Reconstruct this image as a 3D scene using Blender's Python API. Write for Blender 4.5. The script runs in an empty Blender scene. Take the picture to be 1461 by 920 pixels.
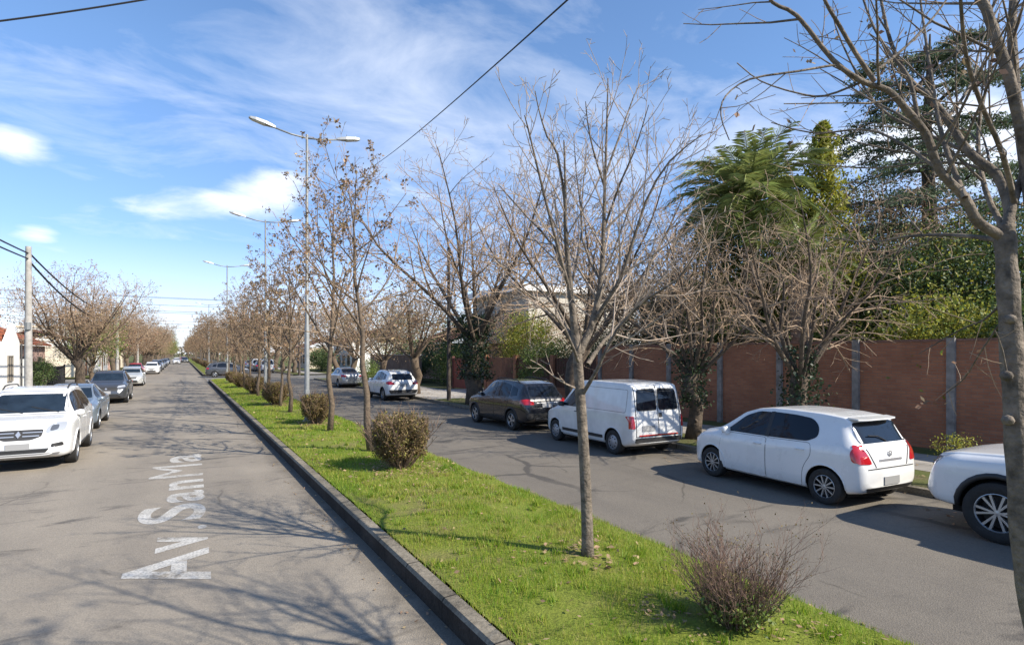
import bpy, bmesh, math, random
import numpy as np
from mathutils import Vector, Matrix
from mathutils.bvhtree import BVHTree
R = math.radians
scene = bpy.context.scene
COL = scene.collection

# ---------------------------------------------------------------- camera, sky, sun, exposure
YAW = 29.925
cam_d = bpy.data.cameras.new("camera")
cam = bpy.data.objects.new("camera", cam_d)
COL.objects.link(cam)
cam.location = (0, 0, 2.5)
cam.rotation_euler = (R(90), 0, R(-YAW))
cam_d.sensor_width = 36
cam_d.lens = 36 * 820 / 1461
cam_d.shift_y = 45 / 1461
cam_d.clip_start = .05
cam_d.clip_end = 6000
scene.camera = cam

SUN_AZ, SUN_EL = 54.0, 38.0            # light travels towards (-cos54, +sin54)
hd = Vector((-math.cos(R(SUN_AZ)), math.sin(R(SUN_AZ)), 0)) * math.cos(R(SUN_EL)) + Vector((0, 0, -math.sin(R(SUN_EL))))
sun_d = bpy.data.lights.new("sun", 'SUN')
sun_d.energy = 4.9
sun_d.angle = R(.55)
sun_d.color = (1, .92, .79)
sun = bpy.data.objects.new("sun", sun_d)
COL.objects.link(sun)
sun.location = (20, -30, 40)
sun.rotation_euler = hd.to_track_quat('-Z', 'Y').to_euler()

world = bpy.data.worlds.new("World")
scene.world = world
world.use_nodes = True
wn, wl = world.node_tree.nodes, world.node_tree.links
wn.clear()
def N(nodes, typ, **kw):
    n = nodes.new(typ)
    for k, v in kw.items():
        setattr(n, k, v)
    return n
def mathn(nodes, links, op, a, b=None, c=None, clamp=False):
    n = nodes.new('ShaderNodeMath'); n.operation = op; n.use_clamp = clamp
    for i, x in enumerate((a, b, c)):
        if x is None: continue
        if isinstance(x, (int, float)): n.inputs[i].default_value = x
        else: links.new(x, n.inputs[i])
    return n.outputs[0]
def build_sky():
    out = N(wn, 'ShaderNodeOutputWorld')
    bg = N(wn, 'ShaderNodeBackground')
    bg.inputs['Strength'].default_value = .112
    sky = N(wn, 'ShaderNodeTexSky', sky_type='NISHITA', sun_disc=False)
    sky.sun_elevation = R(SUN_EL)
    sky.sun_rotation = math.atan2(-hd.x, -hd.y)
    sky.altitude = 300; sky.air_density = 1.0; sky.dust_density = .25; sky.ozone_density = 2.6
    tint = N(wn, 'ShaderNodeMix', data_type='RGBA', blend_type='MULTIPLY')
    tint.inputs[0].default_value = 1
    wl.new(sky.outputs[0], tint.inputs[6])
    tint.inputs[7].default_value = (1.20, 1.18, 1.27, 1)
    tc = N(wn, 'ShaderNodeTexCoord')
    sep = N(wn, 'ShaderNodeSeparateXYZ')
    wl.new(tc.outputs['Generated'], sep.inputs[0])
    M = lambda *a, **k: mathn(wn, wl, *a, **k)
    zc = M('MAXIMUM', sep.outputs[2], 0.0)
    tr = N(wn, 'ShaderNodeValToRGB'); te = tr.color_ramp.elements
    te[0].position = 0.0; te[0].color = (.60, .64, .80, 1); te[1].position = .42; te[1].color = (.84, .97, 1.0, 1)
    wl.new(zc, tr.inputs[0])
    tint2 = N(wn, 'ShaderNodeMix', data_type='RGBA', blend_type='MULTIPLY'); tint2.inputs[0].default_value = 1
    wl.new(tint.outputs[2], tint2.inputs[6]); wl.new(tr.outputs[0], tint2.inputs[7])
    den = M('ADD', zc, .16)
    px = M('DIVIDE', sep.outputs[0], den); py = M('DIVIDE', sep.outputs[1], den)
    cmb = N(wn, 'ShaderNodeCombineXYZ')
    wl.new(px, cmb.inputs[0]); wl.new(py, cmb.inputs[1])
    mp = N(wn, 'ShaderNodeMapping')
    mp.inputs['Rotation'].default_value = (0, 0, R(38)); mp.inputs['Scale'].default_value = (1.0, 1.5, 1)
    wl.new(cmb.outputs[0], mp.inputs[0])
    n1 = N(wn, 'ShaderNodeTexNoise'); n1.inputs['Scale'].default_value = 1.9
    n1.inputs['Detail'].default_value = 13; n1.inputs['Roughness'].default_value = .61; n1.inputs['Distortion'].default_value = .5
    wl.new(mp.outputs[0], n1.inputs['Vector'])
    n2 = N(wn, 'ShaderNodeTexNoise'); n2.inputs['Scale'].default_value = 2.6
    n2.inputs['Detail'].default_value = 8; n2.inputs['Roughness'].default_value = .58; n2.inputs['Distortion'].default_value = .4
    wl.new(cmb.outputs[0], n2.inputs['Vector'])
    # wispy veil
    veil = N(wn, 'ShaderNodeMapRange'); veil.inputs[1].default_value = .53; veil.inputs[2].default_value = .92
    veil.inputs[4].default_value = .55
    # banks of cloud at chosen bearings: (pixel-free) direction, widths, gain
    def direction(x, y):
        a = math.atan2(x - 730, 820); e = math.atan2(505 - y, math.hypot(820, x - 730))
        az = R(YAW) + a
        return Vector((math.sin(az) * math.cos(e), math.cos(az) * math.cos(e), math.sin(e)))
    def bank(d, wh, wv, gain):
        right = d.cross(Vector((0, 0, 1))).normalized(); upv = right.cross(d)
        def dot(v):
            n = N(wn, 'ShaderNodeVectorMath', operation='DOT_PRODUCT'); wl.new(tc.outputs['Generated'], n.inputs[0])
            n.inputs[1].default_value = v; return n.outputs['Value']
        a = M('POWER', M('DIVIDE', M('ABSOLUTE', dot(right)), wh), 2.0)
        b = M('POWER', M('DIVIDE', M('ABSOLUTE', dot(upv)), wv), 2.0)
        g = M('EXPONENT', M('MULTIPLY', M('ADD', a, b), -1.0))
        front = M('GREATER_THAN', dot(d), 0.0)
        return M('MULTIPLY', M('MULTIPLY', g, front), gain)
    veils = [bank(direction(620, 150), .24, .13, .22), bank(direction(120, 150), .16, .06, .16), bank(direction(430, 110), .12, .06, .10),
             bank(direction(1080, 170), .12, .06, .16), bank(direction(330, 40), .2, .05, .05), bank(direction(760, 230), .30, .07, .16),
             bank(direction(170, 90), .10, .04, .10), bank(direction(1250, 250), .3, .12, .2)]
    acc = veils[0]
    for v in veils[1:]: acc = M('ADD', acc, v)
    wl.new(M('ADD', M('MULTIPLY', n1.outputs[0], .95), acc), veil.inputs[0])
    puffs = [bank(direction(330, 290), .105, .028, .40), bank(direction(395, 262), .06, .034, .30), bank(direction(225, 302), .05, .020, .22),
             bank(direction(20, 205), .050, .026, .45), bank(direction(56, 333), .030, .016, .40), bank(direction(235, 338), .045, .010, .2),
             bank(direction(170, 162), .085, .016, .22), bank(direction(560, 260), .12, .05, .24), bank(direction(250, 445), .10, .022, .30),
             bank(direction(320, 470), .3, .025, .2), bank(direction(1220, 210), .20, .10, .34), bank(direction(1420, 190), .12, .08, .3),
             bank(direction(690, 330), .16, .07, .22), bank(direction(180, 72), .05, .012, .16), bank(direction(620, 200), .2, .03, .12)]
    acc2 = puffs[0]
    for v in puffs[1:]: acc2 = M('ADD', acc2, v)
    pr = N(wn, 'ShaderNodeMapRange'); pr.inputs[1].default_value = .60; pr.inputs[2].default_value = .98; pr.inputs[4].default_value = .95
    pr.interpolation_type = 'SMOOTHSTEP'
    wl.new(M('ADD', M('MULTIPLY', n2.outputs[0], .85), acc2), pr.inputs[0])
    cov = M('MAXIMUM', veil.outputs[0], pr.outputs[0])
    # thin milky band low on the horizon
    hz = N(wn, 'ShaderNodeMapRange'); hz.inputs[1].default_value = .17; hz.inputs[2].default_value = 0.0; hz.inputs[4].default_value = .6
    wl.new(zc, hz.inputs[0])
    cov = M('MAXIMUM', cov, hz.outputs[0])
    mix = N(wn, 'ShaderNodeMix', data_type='RGBA')
    wl.new(cov, mix.inputs[0]); wl.new(tint2.outputs[2], mix.inputs[6]); mix.inputs[7].default_value = (7.0, 7.3, 7.9, 1)
    wl.new(mix.outputs[2], bg.inputs[0])
    wl.new(bg.outputs[0], out.inputs[0])
build_sky()
vs = scene.view_settings
vs.view_transform = 'Standard'; vs.look = 'None'; vs.gamma = 1; vs.use_curve_mapping = False
vs.exposure = .68
scene.cycles.max_bounces = 6
scene.cycles.diffuse_bounces = 3
scene.cycles.transparent_max_bounces = 6
scene.cycles.use_adaptive_sampling = True
try:
    scene.cycles.use_denoising = True
    scene.cycles.denoiser = 'OPENIMAGEDENOISE'
except Exception:
    pass

# ---------------------------------------------------------------- helpers
def tag(o, label=None, cat=None, group=None, kind=None):
    if label: o['label'] = label
    if cat: o['category'] = cat
    if group: o['group'] = group
    if kind: o['kind'] = kind
    return o
def empty(name, loc=(0, 0, 0), rz=0, parent=None):
    o = bpy.data.objects.new(name, None); COL.objects.link(o)
    o.location = loc; o.rotation_euler = (0, 0, rz); o.empty_display_size = .2
    if parent: o.parent = parent
    return o
class MB:
    """collects vertices and faces of ONE mesh object"""
    def __init__(self): self.v, self.f, self.m = [], [], []
    def add(self, vs, fs, mi=0):
        b = len(self.v); self.v.extend(vs)
        for q in fs: self.f.append(tuple(i + b for i in q)); self.m.append(mi)
    def box(self, c, s, rz=0, mi=0, taper=1.0):
        cx, cy, cz = c; hx, hy, hz = s[0] / 2, s[1] / 2, s[2] / 2
        ca, sa = math.cos(rz), math.sin(rz); vs = []
        for z, t in ((-hz, 1), (hz, taper)):
            for x, y in ((-hx, -hy), (hx, -hy), (hx, hy), (-hx, hy)):
                x, y = x * t, y * t
                vs.append((cx + x * ca - y * sa, cy + x * sa + y * ca, cz + z))
        self.add(vs, [(3, 2, 1, 0), (4, 5, 6, 7), (0, 1, 5, 4), (1, 2, 6, 5), (2, 3, 7, 6), (3, 0, 4, 7)], mi)
    def b2(self, x0, x1, y0, y1, z0, z1, mi=0):
        self.box(((x0 + x1) / 2, (y0 + y1) / 2, (z0 + z1) / 2), (x1 - x0, y1 - y0, z1 - z0), 0, mi)
    def tube(self, pts, rad, n=6, mi=0, cap=True):
        k = len(pts)
        if k < 2: return
        P = [Vector(p) for p in pts]
        if isinstance(rad, (int, float)): rad = [rad] * k
        t0 = (P[1] - P[0]).normalized()
        ref = Vector((0, 0, 1)) if abs(t0.z) < .9 else Vector((1, 0, 0))
        a = t0.cross(ref).normalized(); vs = []
        for i in range(k):
            t = (P[min(i + 1, k - 1)] - P[max(i - 1, 0)])
            if t.length < 1e-9: t = t0
            t.normalize()
            a = (a - t * a.dot(t)); a = a.normalized() if a.length > 1e-6 else t.orthogonal().normalized()
            b = t.cross(a)
            for j in range(n):
                an = 2 * math.pi * j / n
                vs.append(tuple(P[i] + (a * math.cos(an) + b * math.sin(an)) * rad[i]))
        fs = [(i * n + j, i * n + (j + 1) % n, (i + 1) * n + (j + 1) % n, (i + 1) * n + j) for i in range(k - 1) for j in range(n)]
        if cap and n > 2:
            fs.append(tuple(reversed(range(n)))); fs.append(tuple(range((k - 1) * n, k * n)))
        self.add(vs, fs, mi)
    def lathe(self, prof, axis='x', c=(0, 0, 0), n=28, mi=0, closed=False):
        """prof: list of (along, radius)"""
        vs = []; k = len(prof)
        for (h, r) in prof:
            for j in range(n):
                an = 2 * math.pi * j / n; a, b = r * math.cos(an), r * math.sin(an)
                p = {'x': (h, a, b), 'z': (a, b, h), 'y': (b, h, a)}[axis]
                vs.append((c[0] + p[0], c[1] + p[1], c[2] + p[2]))
        fs = [(i * n + j, i * n + (j + 1) % n, (i + 1) * n + (j + 1) % n, (i + 1) * n + j) for i in range(k - 1) for j in range(n)]
        if closed: fs += [((k - 1) * n + j, (k - 1) * n + (j + 1) % n, (j + 1) % n, j) for j in range(n)]
        self.add(vs, fs, mi)
    def build(self, name, mats, parent=None, smooth=False, sharp=None, loc=None):
        me = bpy.data.meshes.new(name)
        me.from_pydata(self.v, [], self.f)
        if not isinstance(mats, (list, tuple)): mats = [mats]
        for m in mats: me.materials.append(m)
        if len(mats) > 1: me.polygons.foreach_set('material_index', self.m)
        if smooth: me.polygons.foreach_set('use_smooth', [True] * len(me.polygons))
        me.update()
        if sharp is not None: me.set_sharp_from_angle(angle=R(sharp))
        o = bpy.data.objects.new(name, me); COL.objects.link(o)
        if parent: o.parent = parent
        if loc: o.location = loc
        return o
def np_mesh(name, V, F, mat, parent=None):
    """V (n,3) array, F (m,k) array: one mesh of many small leaves or blades"""
    me = bpy.data.meshes.new(name)
    n, m, k = len(V), len(F), F.shape[1]
    me.vertices.add(n); me.vertices.foreach_set('co', np.ascontiguousarray(V, dtype=np.float32).ravel())
    me.loops.add(m * k); me.loops.foreach_set('vertex_index', np.ascontiguousarray(F, dtype=np.int32).ravel())
    me.polygons.add(m); me.polygons.foreach_set('loop_start', np.arange(0, m * k, k, dtype=np.int32))
    me.update(calc_edges=True); me.validate()
    me.materials.append(mat)
    o = bpy.data.objects.new(name, me); COL.objects.link(o)
    if parent: o.parent = parent
    return o
TH = R(YAW)
def at(x, y, Z):
    """the point seen at (x, y) of the photo, Z metres deep"""
    X = (x - 730) / 820 * Z
    return Vector((X * math.cos(TH) + Z * math.sin(TH), -X * math.sin(TH) + Z * math.cos(TH), 2.5 + (505 - y) / 820 * Z))
def copy_tree(o, parent=None, loc=None, rz=None, scale=None):
    c = o.copy(); COL.objects.link(c)
    if parent: c.parent = parent
    if loc is not None: c.location = loc
    if rz is not None: c.rotation_euler = (0, 0, rz)
    if scale is not None: c.scale = (scale,) * 3 if isinstance(scale, (int, float)) else scale
    for ch in list(o.children): copy_tree(ch, c)
    return c

# ---------------------------------------------------------------- materials
MATS = {}
def mat(name, col, rough=.6, metal=0, coat=0, spec=.5, var=0, vscale=8, bump=0, bscale=40, island=0, transl=0, emit=None, rvar=0):
    if name in MATS: return MATS[name]
    m = bpy.data.materials.new(name); m.use_nodes = True; MATS[name] = m
    n, l = m.node_tree.nodes, m.node_tree.links
    b = n['Principled BSDF']
    b.inputs['Base Color'].default_value = (*col, 1); b.inputs['Roughness'].default_value = rough
    b.inputs['Metallic'].default_value = metal; b.inputs['Coat Weight'].default_value = coat; b.inputs['Coat Roughness'].default_value = .04
    b.inputs['Specular IOR Level'].default_value = spec
    tc = N(n, 'ShaderNodeTexCoord')
    src = None
    if var or rvar:
        t = N(n, 'ShaderNodeTexNoise'); t.inputs['Scale'].default_value = vscale; t.inputs['Detail'].default_value = 6; t.inputs['Roughness'].default_value = .62
        l.new(tc.outputs['Object'], t.inputs['Vector'])
        mr = N(n, 'ShaderNodeMapRange'); mr.inputs[1].default_value = .3; mr.inputs[2].default_value = .7
        mr.inputs[3].default_value = 1 - var; mr.inputs[4].default_value = 1 + var
        l.new(t.outputs[0], mr.inputs[0]); src = mr.outputs[0]
        if rvar:
            rr = N(n, 'ShaderNodeMapRange'); rr.inputs[1].default_value = .3; rr.inputs[2].default_value = .7
            rr.inputs[3].default_value = max(.02, rough - rvar); rr.inputs[4].default_value = rough + rvar
            l.new(t.outputs[0], rr.inputs[0]); l.new(rr.outputs[0], b.inputs['Roughness'])
    if island:
        g = N(n, 'ShaderNodeNewGeometry')
        mi = N(n, 'ShaderNodeMapRange'); mi.inputs[3].default_value = 1 - island; mi.inputs[4].default_value = 1 + island
        l.new(g.outputs['Random Per Island'], mi.inputs[0])
        src = mathn(n, l, 'MULTIPLY', src, mi.outputs[0]) if src is not None else mi.outputs[0]
    if src is not None and (var or island):
        hsv = N(n, 'ShaderNodeHueSaturation'); hsv.inputs['Color'].default_value = (*col, 1)
        l.new(src, hsv.inputs['Value'])
        if island:
            mh = N(n, 'ShaderNodeMapRange'); mh.inputs[3].default_value = .5 - island * .05; mh.inputs[4].default_value = .5 + island * .05
            w = N(n, 'ShaderNodeTexWhiteNoise', noise_dimensions='1D'); l.new(g.outputs['Random Per Island'], w.inputs['W'])
            l.new(w.outputs['Value'], mh.inputs[0]); l.new(mh.outputs[0], hsv.inputs['Hue'])
        l.new(hsv.outputs[0], b.inputs['Base Color'])
    if bump:
        t2 = N(n, 'ShaderNodeTexNoise'); t2.inputs['Scale'].default_value = bscale; t2.inputs['Detail'].default_value = 5
        l.new(tc.outputs['Object'], t2.inputs['Vector'])
        bp = N(n, 'ShaderNodeBump'); bp.inputs['Strength'].default_value = bump; bp.inputs['Distance'].default_value = .02
        l.new(t2.outputs[0], bp.inputs['Height']); l.new(bp.outputs[0], b.inputs['Normal'])
    if transl:
        tr = N(n, 'ShaderNodeBsdfTranslucent'); mx = N(n, 'ShaderNodeMixShader'); mx.inputs[0].default_value = transl
        if src is not None and (var or island): l.new(hsv.outputs[0], tr.inputs[0])
        else: tr.inputs[0].default_value = (*col, 1)
        l.new(b.outputs[0], mx.inputs[1]); l.new(tr.outputs[0], mx.inputs[2]); l.new(mx.outputs[0], n['Material Output'].inputs[0])
    if emit:
        b.inputs['Emission Color'].default_value = (*col, 1); b.inputs['Emission Strength'].default_value = emit
    return m
def ramp(n, l, src, stops):
    r = N(n, 'ShaderNodeValToRGB'); e = r.color_ramp.elements
    while len(e) > 1: e.remove(e[-1])
    e[0].position = stops[0][0]; e[0].color = (*stops[0][1], 1)
    for p, c in stops[1:]:
        q = e.new(p); q.color = (*c, 1)
    l.new(src, r.inputs[0]); return r.outputs[0]
def noise(n, l, vec, scale, detail=5, rough=.6, dist=0):
    t = N(n, 'ShaderNodeTexNoise'); t.inputs['Scale'].default_value = scale; t.inputs['Detail'].default_value = detail
    t.inputs['Roughness'].default_value = rough; t.inputs['Distortion'].default_value = dist
    l.new(vec, t.inputs['Vector']); return t.outputs[0]
def mixc(n, l, fac, a, b, mode='MIX'):
    m = N(n, 'ShaderNodeMix', data_type='RGBA', blend_type=mode)
    for i, x in ((0, fac), (6, a), (7, b)):
        if isinstance(x, (int, float)): m.inputs[i].default_value = x
        elif isinstance(x, tuple): m.inputs[i].default_value = (*x, 1)
        else: l.new(x, m.inputs[i])
    return m.outputs[2]
def asphalt(name, base, dark, patchy, seed, edges=None):
    m = bpy.data.materials.new(name); m.use_nodes = True
    n, l = m.node_tree.nodes, m.node_tree.links; b = n['Principled BSDF']
    tc = N(n, 'ShaderNodeTexCoord'); mp = N(n, 'ShaderNodeMapping'); mp.inputs['Location'].default_value = (seed, seed * 2, 0)
    l.new(tc.outputs['Object'], mp.inputs[0]); v = mp.outputs[0]
    st = N(n, 'ShaderNodeMapping'); st.inputs['Scale'].default_value = (1.0, .12, 1); l.new(v, st.inputs[0])   # along the traffic
    ct = N(n, 'ShaderNodeMapping'); ct.inputs['Scale'].default_value = (.30, 1.0, 1); l.new(v, ct.inputs[0])
    big = noise(n, l, v, .35, 6, .62, .6)
    c = ramp(n, l, big, [(.30, tuple(x * .86 for x in base)), (.5, base), (.72, tuple(x * 1.10 for x in base))])
    wheel = noise(n, l, st.outputs[0], 1.1, 4, .55)
    c = mixc(n, l, .5, c, ramp(n, l, wheel, [(.35, (.74, .74, .75)), (.6, (1.06, 1.05, 1.03))]), 'MULTIPLY')
    # tar blotches and bitumen repairs
    tar = noise(n, l, ct.outputs[0], 1.3, 8, .68, .8)
    c = mixc(n, l, ramp(n, l, tar, [(.565, (0, 0, 0)), (.66, (patchy,) * 3)]), c, dark)
    # cracks
    vo = N(n, 'ShaderNodeTexVoronoi', feature='DISTANCE_TO_EDGE'); vo.inputs['Scale'].default_value = .42
    wob = N(n, 'ShaderNodeMix', data_type='VECTOR'); wob.inputs[0].default_value = .22
    nn = N(n, 'ShaderNodeTexNoise'); nn.inputs['Scale'].default_value = 1.6; nn.inputs['Detail'].default_value = 6; l.new(v, nn.inputs['Vector'])
    l.new(v, wob.inputs[4]); l.new(nn.outputs[1], wob.inputs[5]); l.new(wob.outputs[1], vo.inputs['Vector'])
    gate = noise(n, l, v, .5, 3)
    cr = mathn(n, l, 'MULTIPLY', ramp(n, l, vo.outputs[0], [(.0, (1, 1, 1)), (.010, (0, 0, 0))]), ramp(n, l, gate, [(.48, (0, 0, 0)), (.6, (.75,) * 3)]))
    c = mixc(n, l, cr, c, tuple(x * .4 for x in base))
    # cracks sealed with bitumen, patches cut in at other dates, dirt washed to the gutters
    v2 = N(n, 'ShaderNodeTexVoronoi', feature='DISTANCE_TO_EDGE'); v2.inputs['Scale'].default_value = .17
    w2 = N(n, 'ShaderNodeMix', data_type='VECTOR'); w2.inputs[0].default_value = .35
    n3 = N(n, 'ShaderNodeTexNoise'); n3.inputs['Scale'].default_value = .9; n3.inputs['Detail'].default_value = 7; l.new(v, n3.inputs['Vector'])
    l.new(v, w2.inputs[4]); l.new(n3.outputs[1], w2.inputs[5]); l.new(w2.outputs[1], v2.inputs['Vector'])
    c = mixc(n, l, mathn(n, l, 'MULTIPLY', ramp(n, l, v2.outputs[0], [(.004, (1, 1, 1)), (.008, (0, 0, 0))]), ramp(n, l, noise(n, l, v, .23, 2), [(.46, (0, 0, 0)), (.54, (.8,) * 3)])), c, dark)
    oil = noise(n, l, v, 2.4, 3, .5)
    c = mixc(n, l, ramp(n, l, oil, [(.66, (0, 0, 0)), (.76, (.45,) * 3)]), c, dark)
    if edges:
        sx = N(n, 'ShaderNodeSeparateXYZ'); l.new(tc.outputs['Object'], sx.inputs[0])
        for e_ in edges:
            d = mathn(n, l, 'ABSOLUTE', mathn(n, l, 'SUBTRACT', sx.outputs[0], e_))
            d = mathn(n, l, 'ADD', d, mathn(n, l, 'MULTIPLY', mathn(n, l, 'SUBTRACT', noise(n, l, v, 1.8, 6, .65), .5), .8))
            c = mixc(n, l, ramp(n, l, d, [(.06, (.75,) * 3), (.42, (0, 0, 0))]), c, tuple(x * .42 for x in base))
    # stones of the wearing course
    ag = N(n, 'ShaderNodeTexVoronoi'); ag.inputs['Scale'].default_value = 70; l.new(v, ag.inputs['Vector'])
    c = mixc(n, l, .4, c, ramp(n, l, ag.outputs['Color'], [(.1, (.62,) * 3), (.55, (1, 1, 1)), (.95, (1.35, 1.33, 1.28))]), 'MULTIPLY')
    l.new(c, b.inputs['Base Color'])
    rr = N(n, 'ShaderNodeMapRange'); rr.inputs[3].default_value = .72; rr.inputs[4].default_value = .95; l.new(big, rr.inputs[0]); l.new(rr.outputs[0], b.inputs['Roughness'])
    b.inputs['Specular IOR Level'].default_value = .3
    bp = N(n, 'ShaderNodeBump'); bp.inputs['Strength'].default_value = .35; bp.inputs['Distance'].default_value = .012
    h = mathn(n, l, 'ADD', ag.outputs['Distance'], mathn(n, l, 'MULTIPLY', big, 2.0)); l.new(h, bp.inputs['Height']); l.new(bp.outputs[0], b.inputs['Normal'])
    return m
def blade_mat():
    m = bpy.data.materials.new('grass_blade'); m.use_nodes = True
    n, l = m.node_tree.nodes, m.node_tree.links; b = n['Principled BSDF']
    v = N(n, 'ShaderNodeTexCoord').outputs['Object']; g = N(n, 'ShaderNodeNewGeometry')
    p = mathn(n, l, 'ADD', mathn(n, l, 'MULTIPLY', noise(n, l, v, .8, 6, .65, .5), .8), mathn(n, l, 'MULTIPLY', g.outputs['Random Per Island'], .32))
    c = ramp(n, l, p, [(.36, (.11, .225, .012)), (.50, (.20, .335, .02)), (.60, (.31, .365, .035)), (.70, (.40, .36, .09)), (.83, (.40, .31, .15))])
    l.new(c, b.inputs['Base Color']); b.inputs['Roughness'].default_value = .55
    tr = N(n, 'ShaderNodeBsdfTranslucent'); mx = N(n, 'ShaderNodeMixShader'); mx.inputs[0].default_value = .4
    l.new(c, tr.inputs[0]); l.new(b.outputs[0], mx.inputs[1]); l.new(tr.outputs[0], mx.inputs[2]); l.new(mx.outputs[0], n['Material Output'].inputs[0])
    return m
BLADE = blade_mat()
def ground_mat(name, cols, scale=1.2, fine=30, bump=.4):
    m = bpy.data.materials.new(name); m.use_nodes = True
    n, l = m.node_tree.nodes, m.node_tree.links; b = n['Principled BSDF']
    tc = N(n, 'ShaderNodeTexCoord'); v = tc.outputs['Object']
    big = noise(n, l, v, scale, 7, .65, .4)
    c = ramp(n, l, big, [(.32, cols[0]), (.5, cols[1]), (.68, cols[2])])
    f = noise(n, l, v, fine, 4, .6)
    c = mixc(n, l, .8, c, ramp(n, l, f, [(.3, (.55,) * 3), (.7, (1.25,) * 3)]), 'MULTIPLY')
    l.new(c, b.inputs['Base Color']); b.inputs['Roughness'].default_value = .95; b.inputs['Specular IOR Level'].default_value = .2
    bp = N(n, 'ShaderNodeBump'); bp.inputs['Strength'].default_value = bump; bp.inputs['Distance'].default_value = .03
    l.new(f, bp.inputs['Height']); l.new(bp.outputs[0], b.inputs['Normal'])
    return m
def masonry(name, c1, c2, mortar, bw, bh, axis, rough=.85, msize=.012, stain=.35):
    """bricks or tiles laid in a vertical wall; axis = the horizontal world axis the wall runs along"""
    m = bpy.data.materials.new(name); m.use_nodes = True
    n, l = m.node_tree.nodes, m.node_tree.links; b = n['Principled BSDF']
    tc = N(n, 'ShaderNodeTexCoord'); sp = N(n, 'ShaderNodeSeparateXYZ'); l.new(tc.outputs['Object'], sp.inputs[0])
    cb = N(n, 'ShaderNodeCombineXYZ'); l.new(sp.outputs[axis], cb.inputs[0]); l.new(sp.outputs[2], cb.inputs[1])
    br = N(n, 'ShaderNodeTexBrick'); l.new(cb.outputs[0], br.inputs['Vector'])
    br.inputs['Color1'].default_value = (*c1, 1); br.inputs['Color2'].default_value = (*c2, 1); br.inputs['Mortar'].default_value = (*mortar, 1)
    br.inputs['Scale'].default_value = 1; br.inputs['Brick Width'].default_value = bw; br.inputs['Row Height'].default_value = bh
    br.inputs['Mortar Size'].default_value = msize; br.inputs['Mortar Smooth'].default_value = .3
    v = tc.outputs['Object']
    d = noise(n, l, v, .8, 7, .65)
    c = mixc(n, l, stain * 2, br.outputs[0], ramp(n, l, d, [(.3, (.62,) * 3), (.55, (1,) * 3), (.75, (1.15,) * 3)]), 'MULTIPLY')
    gr = noise(n, l, v, 60, 3)
    c = mixc(n, l, .5, c, ramp(n, l, gr, [(.3, (.75,) * 3), (.7, (1.15,) * 3)]), 'MULTIPLY')
    l.new(c, b.inputs['Base Color']); b.inputs['Roughness'].default_value = rough; b.inputs['Specular IOR Level'].default_value = .25
    bp = N(n, 'ShaderNodeBump'); bp.inputs['Strength'].default_value = .5; bp.inputs['Distance'].default_value = .01; bp.invert = True
    l.new(br.outputs['Fac'], bp.inputs['Height']); l.new(bp.outputs[0], b.inputs['Normal'])
    return m
def paving(name, col):
    m = bpy.data.materials.new(name); m.use_nodes = True
    n, l = m.node_tree.nodes, m.node_tree.links; b = n['Principled BSDF']
    tc = N(n, 'ShaderNodeTexCoord'); v = tc.outputs['Object']
    br = N(n, 'ShaderNodeTexBrick'); l.new(v, br.inputs['Vector']); br.offset = 0
    br.inputs['Color1'].default_value = (*col, 1); br.inputs['Color2'].default_value = (*[x * .85 for x in col], 1)
    br.inputs['Mortar'].default_value = (*[x * .5 for x in col], 1); br.inputs['Scale'].default_value = 1
    br.inputs['Brick Width'].default_value = .4; br.inputs['Row Height'].default_value = .4; br.inputs['Mortar Size'].default_value = .008
    d = noise(n, l, v, .9, 7, .65)
    c = mixc(n, l, .8, br.outputs[0], ramp(n, l, d, [(.3, (.6,) * 3), (.55, (1,) * 3), (.75, (1.15,) * 3)]), 'MULTIPLY')
    l.new(c, b.inputs['Base Color']); b.inputs['Roughness'].default_value = .9
    return m
BARK = mat('bark_grey', (.12, .088, .06), .9, var=.45, vscale=14, bump=.6, bscale=30)
BARK_PALE = mat('bark_pale', (.145, .118, .09), .92, var=.65, vscale=11, bump=.9, bscale=34)
BARK_DARK = mat('bark_dark', (.085, .064, .046), .95, var=.5, vscale=9, bump=.8, bscale=22)
TWIG = mat('twig', (.31, .22, .145), .9, var=.3, vscale=5)
TWIG_PALE = mat('twig_pale', (.32, .255, .20), .9, var=.3, vscale=5)
TWIG_BUSH = mat('twig_bush', (.15, .10, .07), .9, var=.3, vscale=9)
DRY = mat('dry_leaf', (.38, .265, .155), .8, island=.45, transl=.35)
DRY_DARK = mat('dry_leaf_dark', (.25, .168, .102), .8, island=.5, transl=.3)
RUST = mat('rust_leaf', (.34, .155, .055), .8, island=.4, transl=.35)
BUSHLEAF = mat('bush_leaf', (.19, .135, .058), .75, island=.5, transl=.25)
GREEN = mat('green_leaf', (.145, .20, .04), .6, island=.5, transl=.3)
GREEN_YEL = mat('yellow_green_leaf', (.29, .29, .04), .6, island=.45, transl=.4)
GREEN_DARK = mat('dark_green_leaf', (.075, .115, .032), .6, island=.55, transl=.25)
CEDAR = mat('cedar_needles', (.10, .135, .07), .7, island=.55, transl=.25)
IVY = mat('ivy_leaf', (.022, .042, .014), .5, island=.5, transl=.15)
FROND = mat('palm_leaf', (.235, .275, .085), .45, island=.45, transl=.25)
CONC = mat('concrete', (.36, .34, .31), .9, var=.3, vscale=5, bump=.3, bscale=60)
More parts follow.
